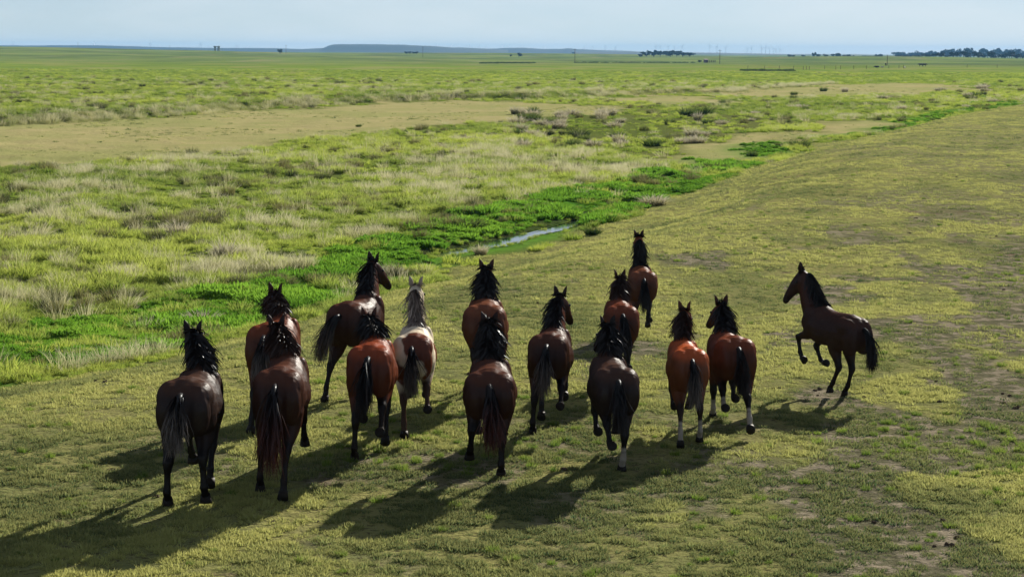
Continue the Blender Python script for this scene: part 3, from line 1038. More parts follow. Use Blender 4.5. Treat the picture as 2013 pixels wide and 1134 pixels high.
    colr = np.repeat(c_main[None, :], nv, 0)
    if len(coat) > 2:      # back painted lighter and redder, as if sunlit
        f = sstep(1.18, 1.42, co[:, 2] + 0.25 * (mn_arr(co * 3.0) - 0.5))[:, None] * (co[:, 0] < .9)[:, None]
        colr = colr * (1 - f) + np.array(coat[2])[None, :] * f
    if patches:
        nzv = mn_arr(co * patches[0] + seed)
        f = sstep(0.50, 0.54, nzv - patches[1] + 0.10 * (mn_arr(co * patches[0] * 4) - 0.5))[:, None]
        f = f * (co[:, 0] < .30)[:, None]
        colr = colr * (1 - f) + np.array(patches[2])[None, :] * f
    for kind, sd, pts, a in legs:
        k0 = 1
        for j in range(k0, len(pts) - 1):
            A, B = np.array(pts[j]), np.array(pts[j + 1])
            t = np.clip(((co - A) @ (B - A)) / ((B - A) @ (B - A)), 0, 1)
            dist = np.linalg.norm(co - (A + t[:, None] * (B - A)), axis=1)
            w = sstep(.13, .085, dist) * (np.ones(nv) if j >= 2 else sstep(.35, .95, t))
            w = w * points
            colr = colr * (1 - w[:, None]) + c_dark[None, :] * w[:, None]
            key = kind + ('l' if sd > 0 else 'r')
            if key in socks and j >= 2:
                thr = 0.45 if j == 2 else -1
                ws = sstep(.12, .08, dist) * sstep(thr, thr + .12, t)
                colr = colr * (1 - ws[:, None]) + np.array((.27, .24, .20))[None, :] * ws[:, None]
    if not patches:
        dm = np.linalg.norm(co - np.array(poll + hd * .52), axis=1)
        w = sstep(.16, .06, dm)[:, None] * 0.7
        colr = colr * (1 - w) + c_dark[None, :] * w
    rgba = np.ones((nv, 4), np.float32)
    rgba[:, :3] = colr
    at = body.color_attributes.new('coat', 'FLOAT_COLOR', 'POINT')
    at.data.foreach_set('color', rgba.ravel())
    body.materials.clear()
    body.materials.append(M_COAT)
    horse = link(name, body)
    tag(horse, label, 'horse', group)
    kids = []
    # ears
    for sd in (1, -1):
        e0 = poll + hup * .075 + hside * (sd * .058) - hd * .01
        ax = (Z * 0.9 + hside * sd * .25 + hup * .3 - hd * .15).normalized()
        fw = (hd * .5 + hside * sd * .55).normalized()
        fw = (fw - ax * fw.dot(ax)).normalized()
        sv = ax.cross(fw).normalized()
        eb = MB()
        rr = []
        for t, w in ((0, .026), (.25, .040), (.5, .041), (.75, .027), (.93, .010), (1, .003)):
            rr.append([e0 + ax * (.165 * t) + sv * (w * math.cos(u)) + fw * (w * .55 * math.sin(u)) - fw * .012 * math.sin(math.pi * t) for u in [2 * math.pi * k / 8 for k in range(8)]])
        add_loft(eb, rr)
        eo = eb.build('ear', M_COAT, horse, True)
        ca = eo.data.color_attributes.new('coat', 'FLOAT_COLOR', 'POINT')
        ce = c_main * .5 + c_dark * .5
        ca.data.foreach_set('color', np.tile(np.array([*ce, 1], np.float32), len(eo.data.vertices)))
        # eyes
        ey = MB()
        add_ell(ey, poll + hd * .16 + hside * (sd * .088) + hup * .035, (.022, .022, .022), n=8)
        ey.build('eye', M_EYE, horse, True)
    # hooves
    lowest = 9
    hoofs = []
    for kind, sd, pts, a in legs:
        pd = (pts[-1] - pts[-2]).normalized()
        ang = a[3] if kind == 'h' else a[4]
        sole = math.radians(ang - 38)
        nrm = Vector((math.sin(sole), 0, -math.cos(sole)))      # sole normal
        toe = Vector((math.cos(sole), 0, math.sin(sole)))
        top, bot = pts[-1] - pd * .012, pts[-1] + pd * .035 + nrm * .055
        hb = MB()
        rr = []
        for t in (0, .5, 1):
            c = top.lerp(bot, t)
            ax1 = (pd.cross(Y)).normalized().lerp(-toe if (pd.cross(Y)).dot(toe) < 0 else toe, t).normalized()
            r1, r2 = .050 + .018 * t, .046 + .013 * t
            rr.append([c + ax1 * (r1 * math.cos(u)) + Y * (r2 * math.sin(u)) for u in [2 * math.pi * k / 12 for k in range(12)]])
        add_loft(hb, rr)
        ho = hb.build('hoof', M_HOOF, horse, True)
        hoofs.append(min(v[2] for r in rr for v in r))
        lowest = min(lowest, hoofs[-1])
    # mane
    mside, mlen = mane
    V, F, T = [], [], []

    def strand(p, d, steps, ln, w, grav, wind, sideb, guard=None, tipv=1.0, drop=0.0):
        p = Vector(p); d = Vector(d).normalized()
        st = ln / steps
        b = len(V)
        ref = Vector((rg.uniform(-1, 1), rg.uniform(-1, 1), rg.uniform(-.3, .3))).normalized()
        for i in range(steps + 1):
            t = i / steps
            ww = w * (1 - t) ** 0.6 * (0.6 + 0.4 * min(1, t * 4)) + 0.0012
            sv = d.cross(ref)
            if sv.length < 1e-3: sv = d.cross(Z)
            sv.normalize()
            V.append(p - sv * ww); V.append(p + sv * ww)
            tv = max(0, t - drop) / (1 - drop) * tipv
            T.extend((tv, tv))
            if i < steps:
                k = b + 2 * i
                F.append((k, k + 1, k + 3, k + 2))
            d = (d + Vector((0, 0, -grav)) + wind + sideb + Vector((rg.gauss(0, .13), rg.gauss(0, .13), rg.gauss(0, .10)))).normalized()
            p = p + d * st
            if guard: p = guard(p)

    def crest_at(u):
        for i in range(len(crest) - 1):
            if u <= crest[i + 1][0]:
                f = (u - crest[i][0]) / (crest[i + 1][0] - crest[i][0])
                a, b = crest[i], crest[i + 1]
                return [a[j].lerp(b[j], f) for j in (1, 2, 3, 4)] + [a[5] * (1 - f) + b[5] * f, a[6] * (1 - f) + b[6] * f]
        a = crest[-1]
        return list(a[1:])
    axis_pts = [bez(i / 12) for i in range(13)]

    def neck_guard(p):
        best, bd = None, 9
        for i, q in enumerate(axis_pts):
            dd = (p - q).length
            if dd < bd: best, bd = i, dd
        u = best / 12
        c, tan, side, up, hh, hw = crest_at(u)
        r = p - axis_pts[best]
        a_, b_ = r.dot(side) / (hw * 1.12), r.dot(up) / (hh * 1.06)
        q = math.hypot(a_, b_)
        if q < 1:
            return axis_pts[best] + r / max(q, .3)
        return p
    for i in range(int(900 * mlen)):
        u = rg.random() ** 0.8
        u = .16 + u * .86
        c, tan, side, up, hh, hw = crest_at(min(u, 1))
        root = c + up * hh * .97 + side * rg.uniform(-.02, .02)
        sd = mside + rg.gauss(0, .65)
        strand(root, up * .62 + side * sd * .95 - tan * .45, 7, rg.uniform(.17, .34) * (0.8 + .3 * u), .0075, .36, Vector((-.10, 0, 0)), side * (.10 * sd), neck_guard, rg.uniform(.2, 1))
    for i in range(int(110 * mlen)):      # tuft between the ears
        root = poll + hup * .085 + hside * rg.uniform(-.045, .045) - hd * rg.uniform(-.03, .05)
        strand(root, Z * .8 - hd * rg.uniform(-.2, .8) + hside * rg.gauss(mside * .4, .5), 5, rg.uniform(.06, .14), .010, .40, Vector((-.1, 0, 0)), hside * rg.gauss(0, .08), None, rg.uniform(.2, 1))
    hm = M_HAIR[hair[0]]
    mm = mesh_from('mane', V, F, True, hm)
    ta = mm.attributes.new('tip', 'FLOAT', 'POINT'); ta.data.foreach_set('value', T)
    link('mane', mm, horse)
    # tail: dock and hair
    V, F, T = [], [], []
    tsw, tlift = tail
    droot = Vector((-.80, 0, 1.285))
    core = [droot]
    d = Vector((-.62, tsw * .15, -.10 + tlift)).normalized()
    for i in range(8):
        core.append(core[-1] + d * (.10 if tl > .7 else .085))
        d = (d + Vector((0.02, tsw * .10, -.42 + .10 * tlift))).normalized()
    tb = MB()
    tb.tube(core[:5], [.045, .045, .038, .030, .018], 8)
    off = len(tb.V)
    V.extend(tb.V); F.extend(tb.F); T.extend([0] * off)
    for i in range(620):
        u = rg.random() * 3.6
        i0 = int(u)
        p = core[i0].lerp(core[i0 + 1], u - i0) + Vector((rg.gauss(0, .014), rg.gauss(0, .022), rg.gauss(0, .014)))
        dd = (core[i0 + 1] - core[i0]).normalized() + Vector((rg.gauss(-.02, .07), rg.gauss(0, .085) + tsw * .12, 0))
        strand(p, dd, 8, rg.uniform(.58, 1.0) * tl * (1 - .05 * u), .0065, .26 - .05 * tlift, Vector((.015, 0, 0)), Vector((0, tsw * .055 + rg.gauss(0, .022), 0)), None, rg.uniform(.4, 1), 0.35)
    tm = mesh_from('tail', V, F, True, M_HAIR[hair[1]])
    ta = tm.attributes.new('tip', 'FLOAT', 'POINT'); ta.data.foreach_set('value', T)
    to = link('tail', tm, horse)
    to.scale = (1, .74, 1)
    if halter:
        hb = MB()
        for xx, hh, hw in ((.30, .098, .080), (.06, .118, .096)):
            hb.tube([poll + hd * xx + hside * (hw * 1.06 * math.cos(t)) + hup * (hh * 1.06 * math.sin(t) - .01) for t in [2 * math.pi * k / 16 for k in range(17)]], [.011] * 17, 6)
        for sd in (1, -1):
            hb.tube([poll + hd * .06 + hside * sd * .10 - hup * .03, poll + hd * .30 + hside * sd * .083 - hup * .02], [.010, .010], 6)
        hb.build('halter', M_STRAP, horse, True)
    # placing: the lowest hoof stands on the ground
    rot = Matrix.Rotation(R(90 - yaw), 4, 'Z')
    tilt = Matrix.Translation((-.5, 0, 0.6)) @ Matrix.Rotation(R(-pitch), 4, 'Y') @ Matrix.Rotation(R(roll), 4, 'X') @ Matrix.Translation((.5, 0, -0.6))
    low = 9
    for ch in horse.children:
        if ch.name.startswith('hoof'):
            for v in ch.data.vertices:
                low = min(low, (tilt @ v.co).z)
    horse.matrix_world = Matrix.Translation((pos[0], pos[1], pos[2] + (lift - low - .01) * s)) @ rot @ Matrix.Scale(s, 4) @ Matrix.Diagonal((1, fat, 1, 1)) @ tilt
    return horse, poll


def mn_arr(P):
    return np.array([mnoise.noise(Vector(p)) * 0.5 + 0.5 for p in P])


COATS = {  # main, dark points, and a third tone with sunlight painted on the back
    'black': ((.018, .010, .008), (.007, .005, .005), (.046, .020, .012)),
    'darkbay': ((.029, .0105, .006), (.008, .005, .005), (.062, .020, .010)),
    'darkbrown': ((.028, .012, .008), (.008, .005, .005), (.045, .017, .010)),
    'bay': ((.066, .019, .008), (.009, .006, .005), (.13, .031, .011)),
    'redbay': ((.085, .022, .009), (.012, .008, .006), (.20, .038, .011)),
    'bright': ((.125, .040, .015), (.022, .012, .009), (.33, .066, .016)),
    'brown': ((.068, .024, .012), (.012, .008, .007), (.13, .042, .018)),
    'pinto': ((.53, .45, .34), (.05, .025, .015)),
}


HERD = [
    # label, place, size, heading, hind legs, fore legs, neck, head, coat, mane and tail hair, tail, mane, other
    dict(l='near black horse at the left end of the herd with pale windblown tail tip', p=(-3.51, 21.63), s=.97, y=0, h=('st', 'st'), f=('fw', 'bk'), pitch=-1, n=(38, 15), hd=(-35, -8),
         c='black', hair=('black', 'grey'), tail=(.1, .0), tl=.62, mane=(-.7, 1.1), fat=1.08),
    dict(l='dark bay horse with the longest tail, rusty at its end, left in front', p=(-2.58, 22.26), s=.96, y=0, h=('st', 'bk'), f=('lf', 'fw'), pitch=2, n=(28, 17), hd=(-40, 10),
         c='darkbay', hair=('brown', 'rust'), tail=(.05, -.05), tl=1.0, mane=(.1, 1.2)),
    dict(l='bay horse half hidden behind the dark bay with the longest tail', p=(-3.11, 25.94), s=.95, y=4, h=('bk', 'lf'), f=('fw', 'bk'), n=(30, 18), hd=(-35, -10),
         c='bay', hair=('brown', 'grey'), tail=(-.1, 0), mane=(.6, 1.0), fat=1.03),
    dict(l='dark horse turning right with its tail swung out to the left', p=(-2.19, 28.15), s=.94, y=14, h=('bk', 'fw'), f=('up', 'lf'), pitch=3, n=(46, 10), hd=(-42, -18),
         c='darkbay', hair=('black', 'grey'), tail=(.9, .12), tl=.72, mane=(.5, .9)),
    dict(l='red bay horse in front of the dark one with its tail swung left', p=(-1.69, 23.99), s=.98, y=0, h=('st', 'lf'), f=('lf', 'bk'), pitch=-2, n=(24, 11), hd=(-35, 0),
         c='redbay', hair=('black', 'black'), tail=(.25, 0), mane=(-.1, 1.2), fat=.98),
    dict(l='white and brown pinto horse', p=(-1.26, 25.59), s=.88, y=0, h=('bk', 'lf'), f=('fw', 'lf'), pitch=2, n=(58, 4), hd=(-35, -6),
         c='pinto', hair=('mixed', 'grey'), tail=(-.1, -.05), mane=(0, .45), fat=1.04, pinto=True),
    dict(l='reddish brown horse with bushy dark mane beside the pinto', p=(-.38, 28.19), s=.95, y=0, h=('lf', 'bk'), f=('st', 'up'), n=(42, 0), hd=(-38, 0),
         c='brown', hair=('black', 'black'), tail=(0, 0), mane=(.2, 1.4), fat=1.12),
    dict(l='stocky dark bay horse with rusty tail end in the middle of the front row', p=(-.25, 23.11), s=.86, y=0, h=('fw', 'st'), f=('lf', 'fw'), pitch=3, n=(42, 2), hd=(-35, 5),
         c='darkbay', hair=('black', 'rust'), tail=(-.15, -.05), tl=.82, mane=(-.1, 1.3), fat=1.18),
    dict(l='slim dark horse with a glossy rump and lone on the right of the stocky one', p=(.52, 25.71), s=.91, y=6, h=('st', 'lf'), f=('bk', 'up'), pitch=-1, n=(44, -2), hd=(-38, -16),
         c='darkbay', hair=('black', 'grey'), tail=(.1, -.05), mane=(.5, .7)),
    dict(l='black horse with a white hind sock at the near end of the line of three', p=(1.20, 23.48), s=.87, y=-3, h=('lf', 'st'), f=('lf', 'fw'), pitch=2, n=(34, -4), hd=(-35, 12),
         c='black', hair=('black', 'black'), tail=(.1, .0), mane=(-.5, 1.3), fat=1.08, socks=('hr',)),
    dict(l='dark brown horse between the near black horse and the far brown one in line', p=(1.59, 29.01), s=.86, y=0, h=('bk', 'lf'), f=('bk', 'up'), n=(34, -5), hd=(-35, 14),
         c='bay', hair=('brown', 'black'), tail=(-.2, .05), mane=(-.3, 1.2), fat=1.02),
    dict(l='brown horse running ahead of all the others, with a shaggy dark mane', p=(2.24, 34.21), s=.80, y=0, h=('bk', 'lf'), f=('up', 'bk'), pitch=3, n=(66, 4), hd=(-40, 0),
         c='brown', hair=('black', 'black'), tail=(0, 0), mane=(.1, 1.5), fat=1.05),
    dict(l='bright bay young horse with white hind socks and a red halter', p=(2.23, 25.12), s=.84, y=-1, h=('bk', 'st'), f=('lf', 'fw'), pitch=1, n=(40, -6), hd=(-38, -16),
         c='bright', hair=('brown', 'grey'), tail=(-.05, -.05), mane=(.3, .8), fat=.97, socks=('hl', 'hr'), halter=True),
    dict(l='bay young horse with white socks and large ears beside the haltered one', p=(2.88, 26.02), s=.88, y=-3, h=('lf', 'bk2'), f=('st', 'lf'), pitch=-2, n=(40, -4), hd=(-30, 12),
         c='bay', hair=('black', 'black'), tail=(-.1, -.1), mane=(-.3, .8), fat=1.06, socks=('hl', 'hr', 'fl')),
    dict(l='dark horse leaping leftward alone on the right, seen side on', p=(4.62, 28.5), s=.83, y=-27, h=((52, -32, 24, 20), (38, -30, 6, 22)), f=('up', 'lf'), n=(55, 8), hd=(-62, 52),
         c='darkbrown', hair=('black', 'black'), tail=(-.1, -.05), mane=(-.2, 1.0), pitch=8, socks=()),
]
for i, q in enumerate(HERD):
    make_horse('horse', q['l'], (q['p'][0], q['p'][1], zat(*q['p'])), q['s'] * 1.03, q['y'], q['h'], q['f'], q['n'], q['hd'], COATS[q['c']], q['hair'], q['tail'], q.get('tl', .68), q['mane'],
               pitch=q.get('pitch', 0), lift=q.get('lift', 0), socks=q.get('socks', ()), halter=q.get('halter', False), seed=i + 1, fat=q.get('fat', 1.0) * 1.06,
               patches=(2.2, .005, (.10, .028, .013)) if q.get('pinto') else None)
# ---------------------------------------------------------------- the far country
M_LEAF = plain('tree_leaves', (.035, .062, .025), .8, .4, 1.5)
M_BARK = plain('bark', (.09, .07, .05), .9, .3, 4)
M_WOOD = plain('weathered_wood', (.12, .09, .065), .85, .3, 3)
M_WHITE = plain('white_paint', (.75, .75, .74), .5, .06, 1)
M_GREYM = plain('grey_metal', (.30, .33, .34), .5, .15, .5)
M_RUSTY = plain('rusty_sheet', (.20, .13, .10), .7, .3, 1)
M_HILL = plain('hillside', (.04, .055, .03), .95, .35, .004)
M_COW = plain('cattle_hide', (.022, .016, .013), .7, .3, 2)
M_PALECOW = plain('pale_hide', (.55, .50, .44), .7, .15, 2)


def far_xy(px, d):
    """ground position at distance d on the bearing of a survey point"""
    a0 = (px - 1006.5) / _f
    return a0 * d, d


# blue mesa and hills on the skyline: height profile along x, rounded back to front
def hill(name, prof, y0, depth, zb=-6.0, seed=0, rough=1.0):
    xs = np.linspace(prof[0][0], prof[-1][0], 260)
    hs = np.interp(xs, [p[0] for p in prof], [p[1] for p in prof])
    k = np.ones(5) / 5
    hs = np.convolve(np.pad(hs, 2, mode='edge'), k, 'valid')
    ts = np.linspace(0, 1, 18)
    X = np.repeat(xs[None], len(ts), 0)
    Yv = y0 + depth * np.repeat(ts[:, None], len(xs), 1)
    sec = np.interp(ts, [0, .12, .22, .30, .7, 1], [0, .35, .88, 1, 1, 0])
    nzv = fbm(X, Yv * .3, .012, 60 + seed, 4)
    Zv = zb + (hs[None] - zb) * sec[:, None] * (1 + rough * .10 * (nzv - .5)) + rough * 1.2 * (fbm(X, Yv, .03, 64 + seed, 2) - .5) * (sec[:, None] > .1)
    V = np.stack([X.ravel(), Yv.ravel(), Zv.ravel()], 1)
    nr, nc = X.shape
    idx = np.arange(nr * nc).reshape(nr, nc)
    F = np.stack([idx[:-1, :-1].ravel(), idx[:-1, 1:].ravel(), idx[1:, 1:].ravel(), idx[1:, :-1].ravel()], 1)
    return tag(link(name, fast_mesh(name, V, F, True, M_HILL)), kind='structure')


def skyline(pts, d):
    out = []
    for px, py in pts:
        a0, b0 = (px - 1006.5) / _f, (567 - py) / _f
        a, b = a0 * _cr - b0 * _sr, a0 * _sr + b0 * _cr
        t = d / (_cp + b * _sp)
        out.append((a * t, CAM_H + t * (-_sp + b * _cp)))
    return out


hill('mesa', skyline([(560, 99), (600, 96), (632, 95), (645, 89), (660, 87.3), (720, 86.8), (785, 88), (830, 90.5), (866, 92.8), (900, 94.5), (950, 97), (1000, 100)], 6200), 6050, 700, seed=1)
hill('hills', skyline([(760, 101), (830, 95), (900, 94), (960, 96), (1000, 95), (1030, 94.5), (1065, 97), (1105, 97), (1120, 95), (1135, 97), (1180, 99), (1240, 101), (1300, 104)], 7000), 6900, 600, seed=2)
hill('hills', skyline([(-900, 92), (-500, 90), (-200, 91), (-60, 89.5), (60, 90), (160, 89), (260, 92), (400, 95), (520, 95), (600, 98), (680, 101)], 6700), 6600, 600, seed=3)
hill('hills', skyline([(1130, 103), (1250, 102.5), (1400, 104), (1560, 107), (1640, 107), (1700, 107.5), (1800, 109), (1900, 108), (2013, 107.5), (2200, 107), (2700, 109)], 5600), 5500, 500, seed=4)


# wind turbines
def turbine_mesh(ang, face):
    mb = MB()
    mb.tube([(0, 0, -6), (0, 0, 10), (0, 0, 24)], [.7, .62, .48], 8)
    cf, sf = math.cos(face), math.sin(face)
    mb.box((0, 0, 24.3), (.9, 2.2, .9), face)
    hub = Vector((sf * 1.5, -cf * 1.5, 24.4))
    for k in range(3):
        a = ang + k * 2 * math.pi / 3
        ax = Vector((cf * math.sin(a), sf * math.sin(a), math.cos(a)))
        mb.tube([hub, hub + ax * 3, hub + ax * 8, hub + ax * 13.5], [.36, .6, .4, .1], 5)
    return mesh_from('wind_turbine', mb.V, mb.F, False, M_WHITE)


TURB = [turbine_mesh(a, f_) for a, f_ in ((.2, .3), (.9, -.5), (1.5, .7), (.6, 0.1), (1.9, -.2))]
for i, (px, lift_) in enumerate([(30, 0), (189, 3), (229, -3), (298, 2), (318, -4), (396, 2), (412, -4), (466, 0), (488, -5), (545, -4), (858, 0), (886, 2), (904, -1), (922, 1), (940, 0), (955, -2), (985, 1),
                                 (998, 2), (1022, -1), (1070, -4), (1145, -2), (1161, 0), (1186, 1), (1205, -2), (1285, 4), (1293, 1), (1309, 2), (1321, 0), (1336, 2), (1390, 4), (1404, 2), (1421, 0),
                                 (1463, -1), (1471, 0), (1491, 1), (1499, 2), (1507, 0), (1514, -1), (1519, -2), (1527, -3)]):
    x_, y_ = far_xy(px, 7600 + 180 * ((i * 7) % 5))
    o = link('wind_turbine', TURB[i % 5])
    o.location = (x_, y_, 1.0 + lift_ * 2.0)
    tag(o, 'one of the small white wind turbines turning along the far skyline', 'wind turbine', 'wind turbines along the skyline')


# wooden poles
def pole(px, d, h, label, arm=True, thin=1.0):
    x_, y_ = far_xy(px, d)
    mb = MB()
    mb.tube([(0, 0, -.6), (0, 0, h * .5), (0, 0, h)], [.16 * thin, .14 * thin, .10 * thin], 8)
    root = mb.build('utility_pole', M_WOOD)
    root.location = (x_, y_, zat(x_, y_))
    if arm:
        ab = MB(); ab.box((0, 0, h - .7), (1.9, .12, .14), .5)
        ab.build('crossarm', M_WOOD, root)
        for k in (-.8, 0, .8):
            ib = MB(); ib.tube([(k * math.cos(.5), k * math.sin(.5), h - .63), (k * math.cos(.5), k * math.sin(.5), h - .40)], [.05, .04], 6)
            ib.build('insulator', M_GREYM, root)
    tag(root, label, 'pole', 'poles across the far fields')


pole(563, 1900, 8.2, 'wooden pole standing just right of the lone dark tree on the left')
pole(830, 1750, 9.5, 'wooden pole in front of the right end of the blue mesa')
pole(1127, 1120, 8.0, 'wooden pole in front of the small peaked blue hill')
pole(1410, 1070, 7.6, 'wooden pole beside the little shed and its row of posts')
pole(1737, 940, 5.0, 'short pole right behind the dark cattle', False)
pole(157, 3300, 19, 'tall thin mast on the left skyline, nearest the left edge', False, 1.6)
pole(336, 3300, 14, 'thin mast on the skyline left of the twin tanks', False, 1.6)


# twin tanks on the crest
x_, y_ = far_xy(428, 2150)
root = bpy.data.objects.new('storage_tank', None); COL.objects.link(root)
root.location = (x_, y_, zat(x_, y_))
tag(root, 'pair of squat grey tanks with overhanging tops on the left skyline', 'storage tank')
for sx in (-1.9, 1.9):
    t_ = MB(); t_.tube([(sx, 0, -1), (sx, 0, 4.2)], [1.45, 1.45], 18); t_.build('tank', M_GREYM, root)
    c_ = MB(); c_.tube([(sx, 0, 4.2), (sx, 0, 5.0), (sx, 0, 5.3)], [1.78, 1.78, .5], 18); c_.build('roof', M_GREYM, root)
l_ = MB(); l_.box((0, -.2, 4.55), (1.2, .8, .25)); l_.build('catwalk', M_GREYM, root)


# trees: real crowns of many leaf clumps round limbs
def crown_mesh(seed, w, h, n_, leaf):
    rg = np.random.default_rng(seed)
    lobes = [(rg.uniform(-.34, .34) * w, rg.uniform(-.34, .34) * w, h * rg.uniform(.42, .86), rg.uniform(.16, .27) * w) for _ in range(9)]
    V, F = [], []
    for i in range(n_):
        lx, ly, lz, lr = lobes[i % 9]
        u = rg.normal(0, 1, 3); u /= np.linalg.norm(u)
        p = np.array([lx, ly, lz]) + u * lr * rg.uniform(.55, 1.08) * np.array([1, 1, .8])
        a = rg.normal(0, 1, 3); a /= np.linalg.norm(a)
        b = np.cross(a, rg.normal(0, 1, 3)); b /= np.linalg.norm(b)
        s_ = leaf * rg.uniform(.6, 1.4)
        k = len(V)
        V += [p - a * s_ - b * s_ * .6, p + a * s_ - b * s_ * .6, p + a * s_ * .7 + b * s_ * .7, p - a * s_ * .7 + b * s_ * .7]
        F.append((k, k + 1, k + 2, k + 3))
    return fast_mesh('crown', np.array(V), np.array(F), mat=M_LEAF)


def trunk_mesh(seed, w, h):
    rg = random.Random(seed)
    mb = MB()
    mb.tube([(0, 0, -.4), (.05 * w, 0, h * .25), (0, .03 * w, h * .6)], [.055 * w, .042 * w, .02 * w], 8)
    for k in range(4):
        a = k * 1.6 + rg.random()
        mb.tube([(.04 * w, 0, h * .28), (math.cos(a) * w * .16, math.sin(a) * w * .16, h * .5), (math.cos(a) * w * .30, math.sin(a) * w * .30, h * .7)], [.03 * w, .02 * w, .008 * w], 6)
    return mesh_from('trunk', mb.V, mb.F, True, M_BARK)


TREE_K = [(crown_mesh(700 + i, 1.0, 1.0, 620, .055), trunk_mesh(i, 1.0, 1.0)) for i in range(6)]


def tree(px, d, h, w, label, group=None, name='tree', i=0, dz=0.0):
    x_, y_ = far_xy(px, d)
    root = bpy.data.objects.new(name, None); COL.objects.link(root)
    root.location = (x_, y_, zat(x_, y_) + dz - .05 * h)
    root.rotation_euler = (0, 0, i * 1.37)
    root.scale = (w, w, h)
    tag(root, label, 'tree', group)
    c, t = TREE_K[i % 6]
    link('crown', c, root); link('trunk', t, root)


tree(551, 1850, 4.6, 5.6, 'lone dark tree standing left of a wooden pole', i=1)
tree(1018, 1900, 4.6, 5.4, 'small dark tree alone in the middle of the far field', i=2)
tree(1002, 1950, 2.4, 2.6, 'tiny dark bush left of the lone tree in the far field', i=3)
for i, px in enumerate((797, 804, 811, 818)):
    tree(px, 2200, 2.6 + .3 * (i % 2), 5, 'low dark tree in the flat clump under the mesa', 'flat clump of trees under the mesa', i=i)
for i in range(26):
    px = 1254 + i * 4.1
    hh = 6.0 * (0.55 + .45 * math.sin(math.pi * (i + 2) / 29)) * (.8 + .4 * ((i * 37) % 11) / 11)
    tree(px + 2 * math.sin(i * 2.3), 2050 + 60 * ((i * 5) % 7), hh, 6.5, 'dark tree in the long grove below the blue hills', 'long grove right of centre', i=i)
for i, (px, hh) in enumerate(((1545, 3.5), (1553, 3.0), (1572, 3.4), (1594, 7.0), (1601, 4.5), (1617, 4.5), (1630, 5), (1640, 6), (1644, 6.5), (1652, 4), (1662, 4.5), (1670, 3.5), (1693, 3.5), (1702, 3.5), (1712, 4.0),
                              (1718, 5.5), (1724, 5.5))):
    tree(px, 2300 + 40 * (i % 4), hh, 6.0, 'scattered dark tree on the skyline between grove and wood', 'scattered trees on the right skyline', i=i)
for i in range(84):
    row = i // 42
    px = 1757 + (i % 42) * 7.4 + 4 * math.sin(i * 1.9)
    grow = min(1, max(.25, (px - 1760) / 110))
    vary = .7 + .6 * ((i * 29) % 13) / 13
    if row == 0:
        tree(px, 1750 + 45 * ((i * 3) % 5), 5.0 * grow * vary, 7.5, 'dark tree in the wood on the right horizon', 'wood on the right horizon', i=i)
    else:
        tree(px, 3300 + 70 * ((i * 3) % 5), 14.5 * (.45 + .55 * grow) * vary, 17, 'dark tree in the wood on the right horizon', 'wood on the right horizon', i=i)
# low dark rushes in the middle distance
K_FAR = [tuft_mesh('far_rush', M_RUSH, 160, 1.3, .12, 1.6, .5, 3, 800 + i, .8) for i in range(3)]
for nm, lb, x0, x1, py, dd, cnt in (('rushes', 'dark strip of rushes across the far field', 945, 1050, 124, 9, 200), ('rushes', 'thin dark strip of rushes before the fence', 1460, 1560, 138.5, 3, 70),
                                    ('rushes', 'long dark weedy strip along the far field', 1130, 1370, 122.5, 6, 120)):
    xx, yy = [], []
    for k in range(cnt):
        q = at(rng.uniform(x0, x1), py, -.5)
        xx.append(q[0]); yy.append(q[1] + rng.normal(0, dd))
    scatter(nm, lb, np.array(xx), np.array(yy), rng.uniform(.25, .75, cnt), rng.uniform(.2, .8, cnt), K_FAR)


# the little shed with its row of posts
x_, y_ = far_xy(1383, 1230)
root = bpy.data.objects.new('shed', None); COL.objects.link(root)
root.location = (x_, y_, zat(x_, y_)); root.rotation_euler = (0, 0, .3)
tag(root, 'small weathered shed in the far field left of a wooden pole', 'shed')
mb = MB(); mb.box((0, 0, .85), (2.4, 2.0, 1.9)); mb.build('wall', M_RUSTY, root)
mb = MB(); mb.add([(-1.4, -1.3, 1.75), (1.4, -1.3, 1.75), (1.4, 1.3, 2.2), (-1.4, 1.3, 2.2), (-1.4, -1.3, 1.85), (1.4, -1.3, 1.85), (1.4, 1.3, 2.3), (-1.4, 1.3, 2.3)],
                  [(0, 3, 2, 1), (4, 5, 6, 7), (0, 1, 5, 4), (1, 2, 6, 5), (2, 3, 7, 6), (3, 0, 4, 7)]); mb.build('roof', M_RUSTY, root)
mb = MB(); mb.box((.2, -1.02, .7), (.8, .06, 1.4)); mb.build('door', M_WOOD, root)
x0_, y0_ = far_xy(1390, 1240)
root = bpy.data.objects.new('pen', None); COL.objects.link(root)
root.location = (x0_, y0_, zat(x0_, y0_))
tag(root, 'row of stout dark posts with rails beside the small shed', 'fence')
for k in range(4):
    mb = MB(); mb.box((k * 1.15, .1 * k, .6), (.42, .42, 1.7)); mb.build('post', M_WOOD, root)
for zz in (.5, 1.1):
    mb = MB(); mb.box((1.72, .15, zz), (3.4, .08, .12), .087); mb.build('rail', M_WOOD, root)
tree(1370, 1240, 1.5, 3.2, 'low round bush left of the small shed', name='bush', i=4)

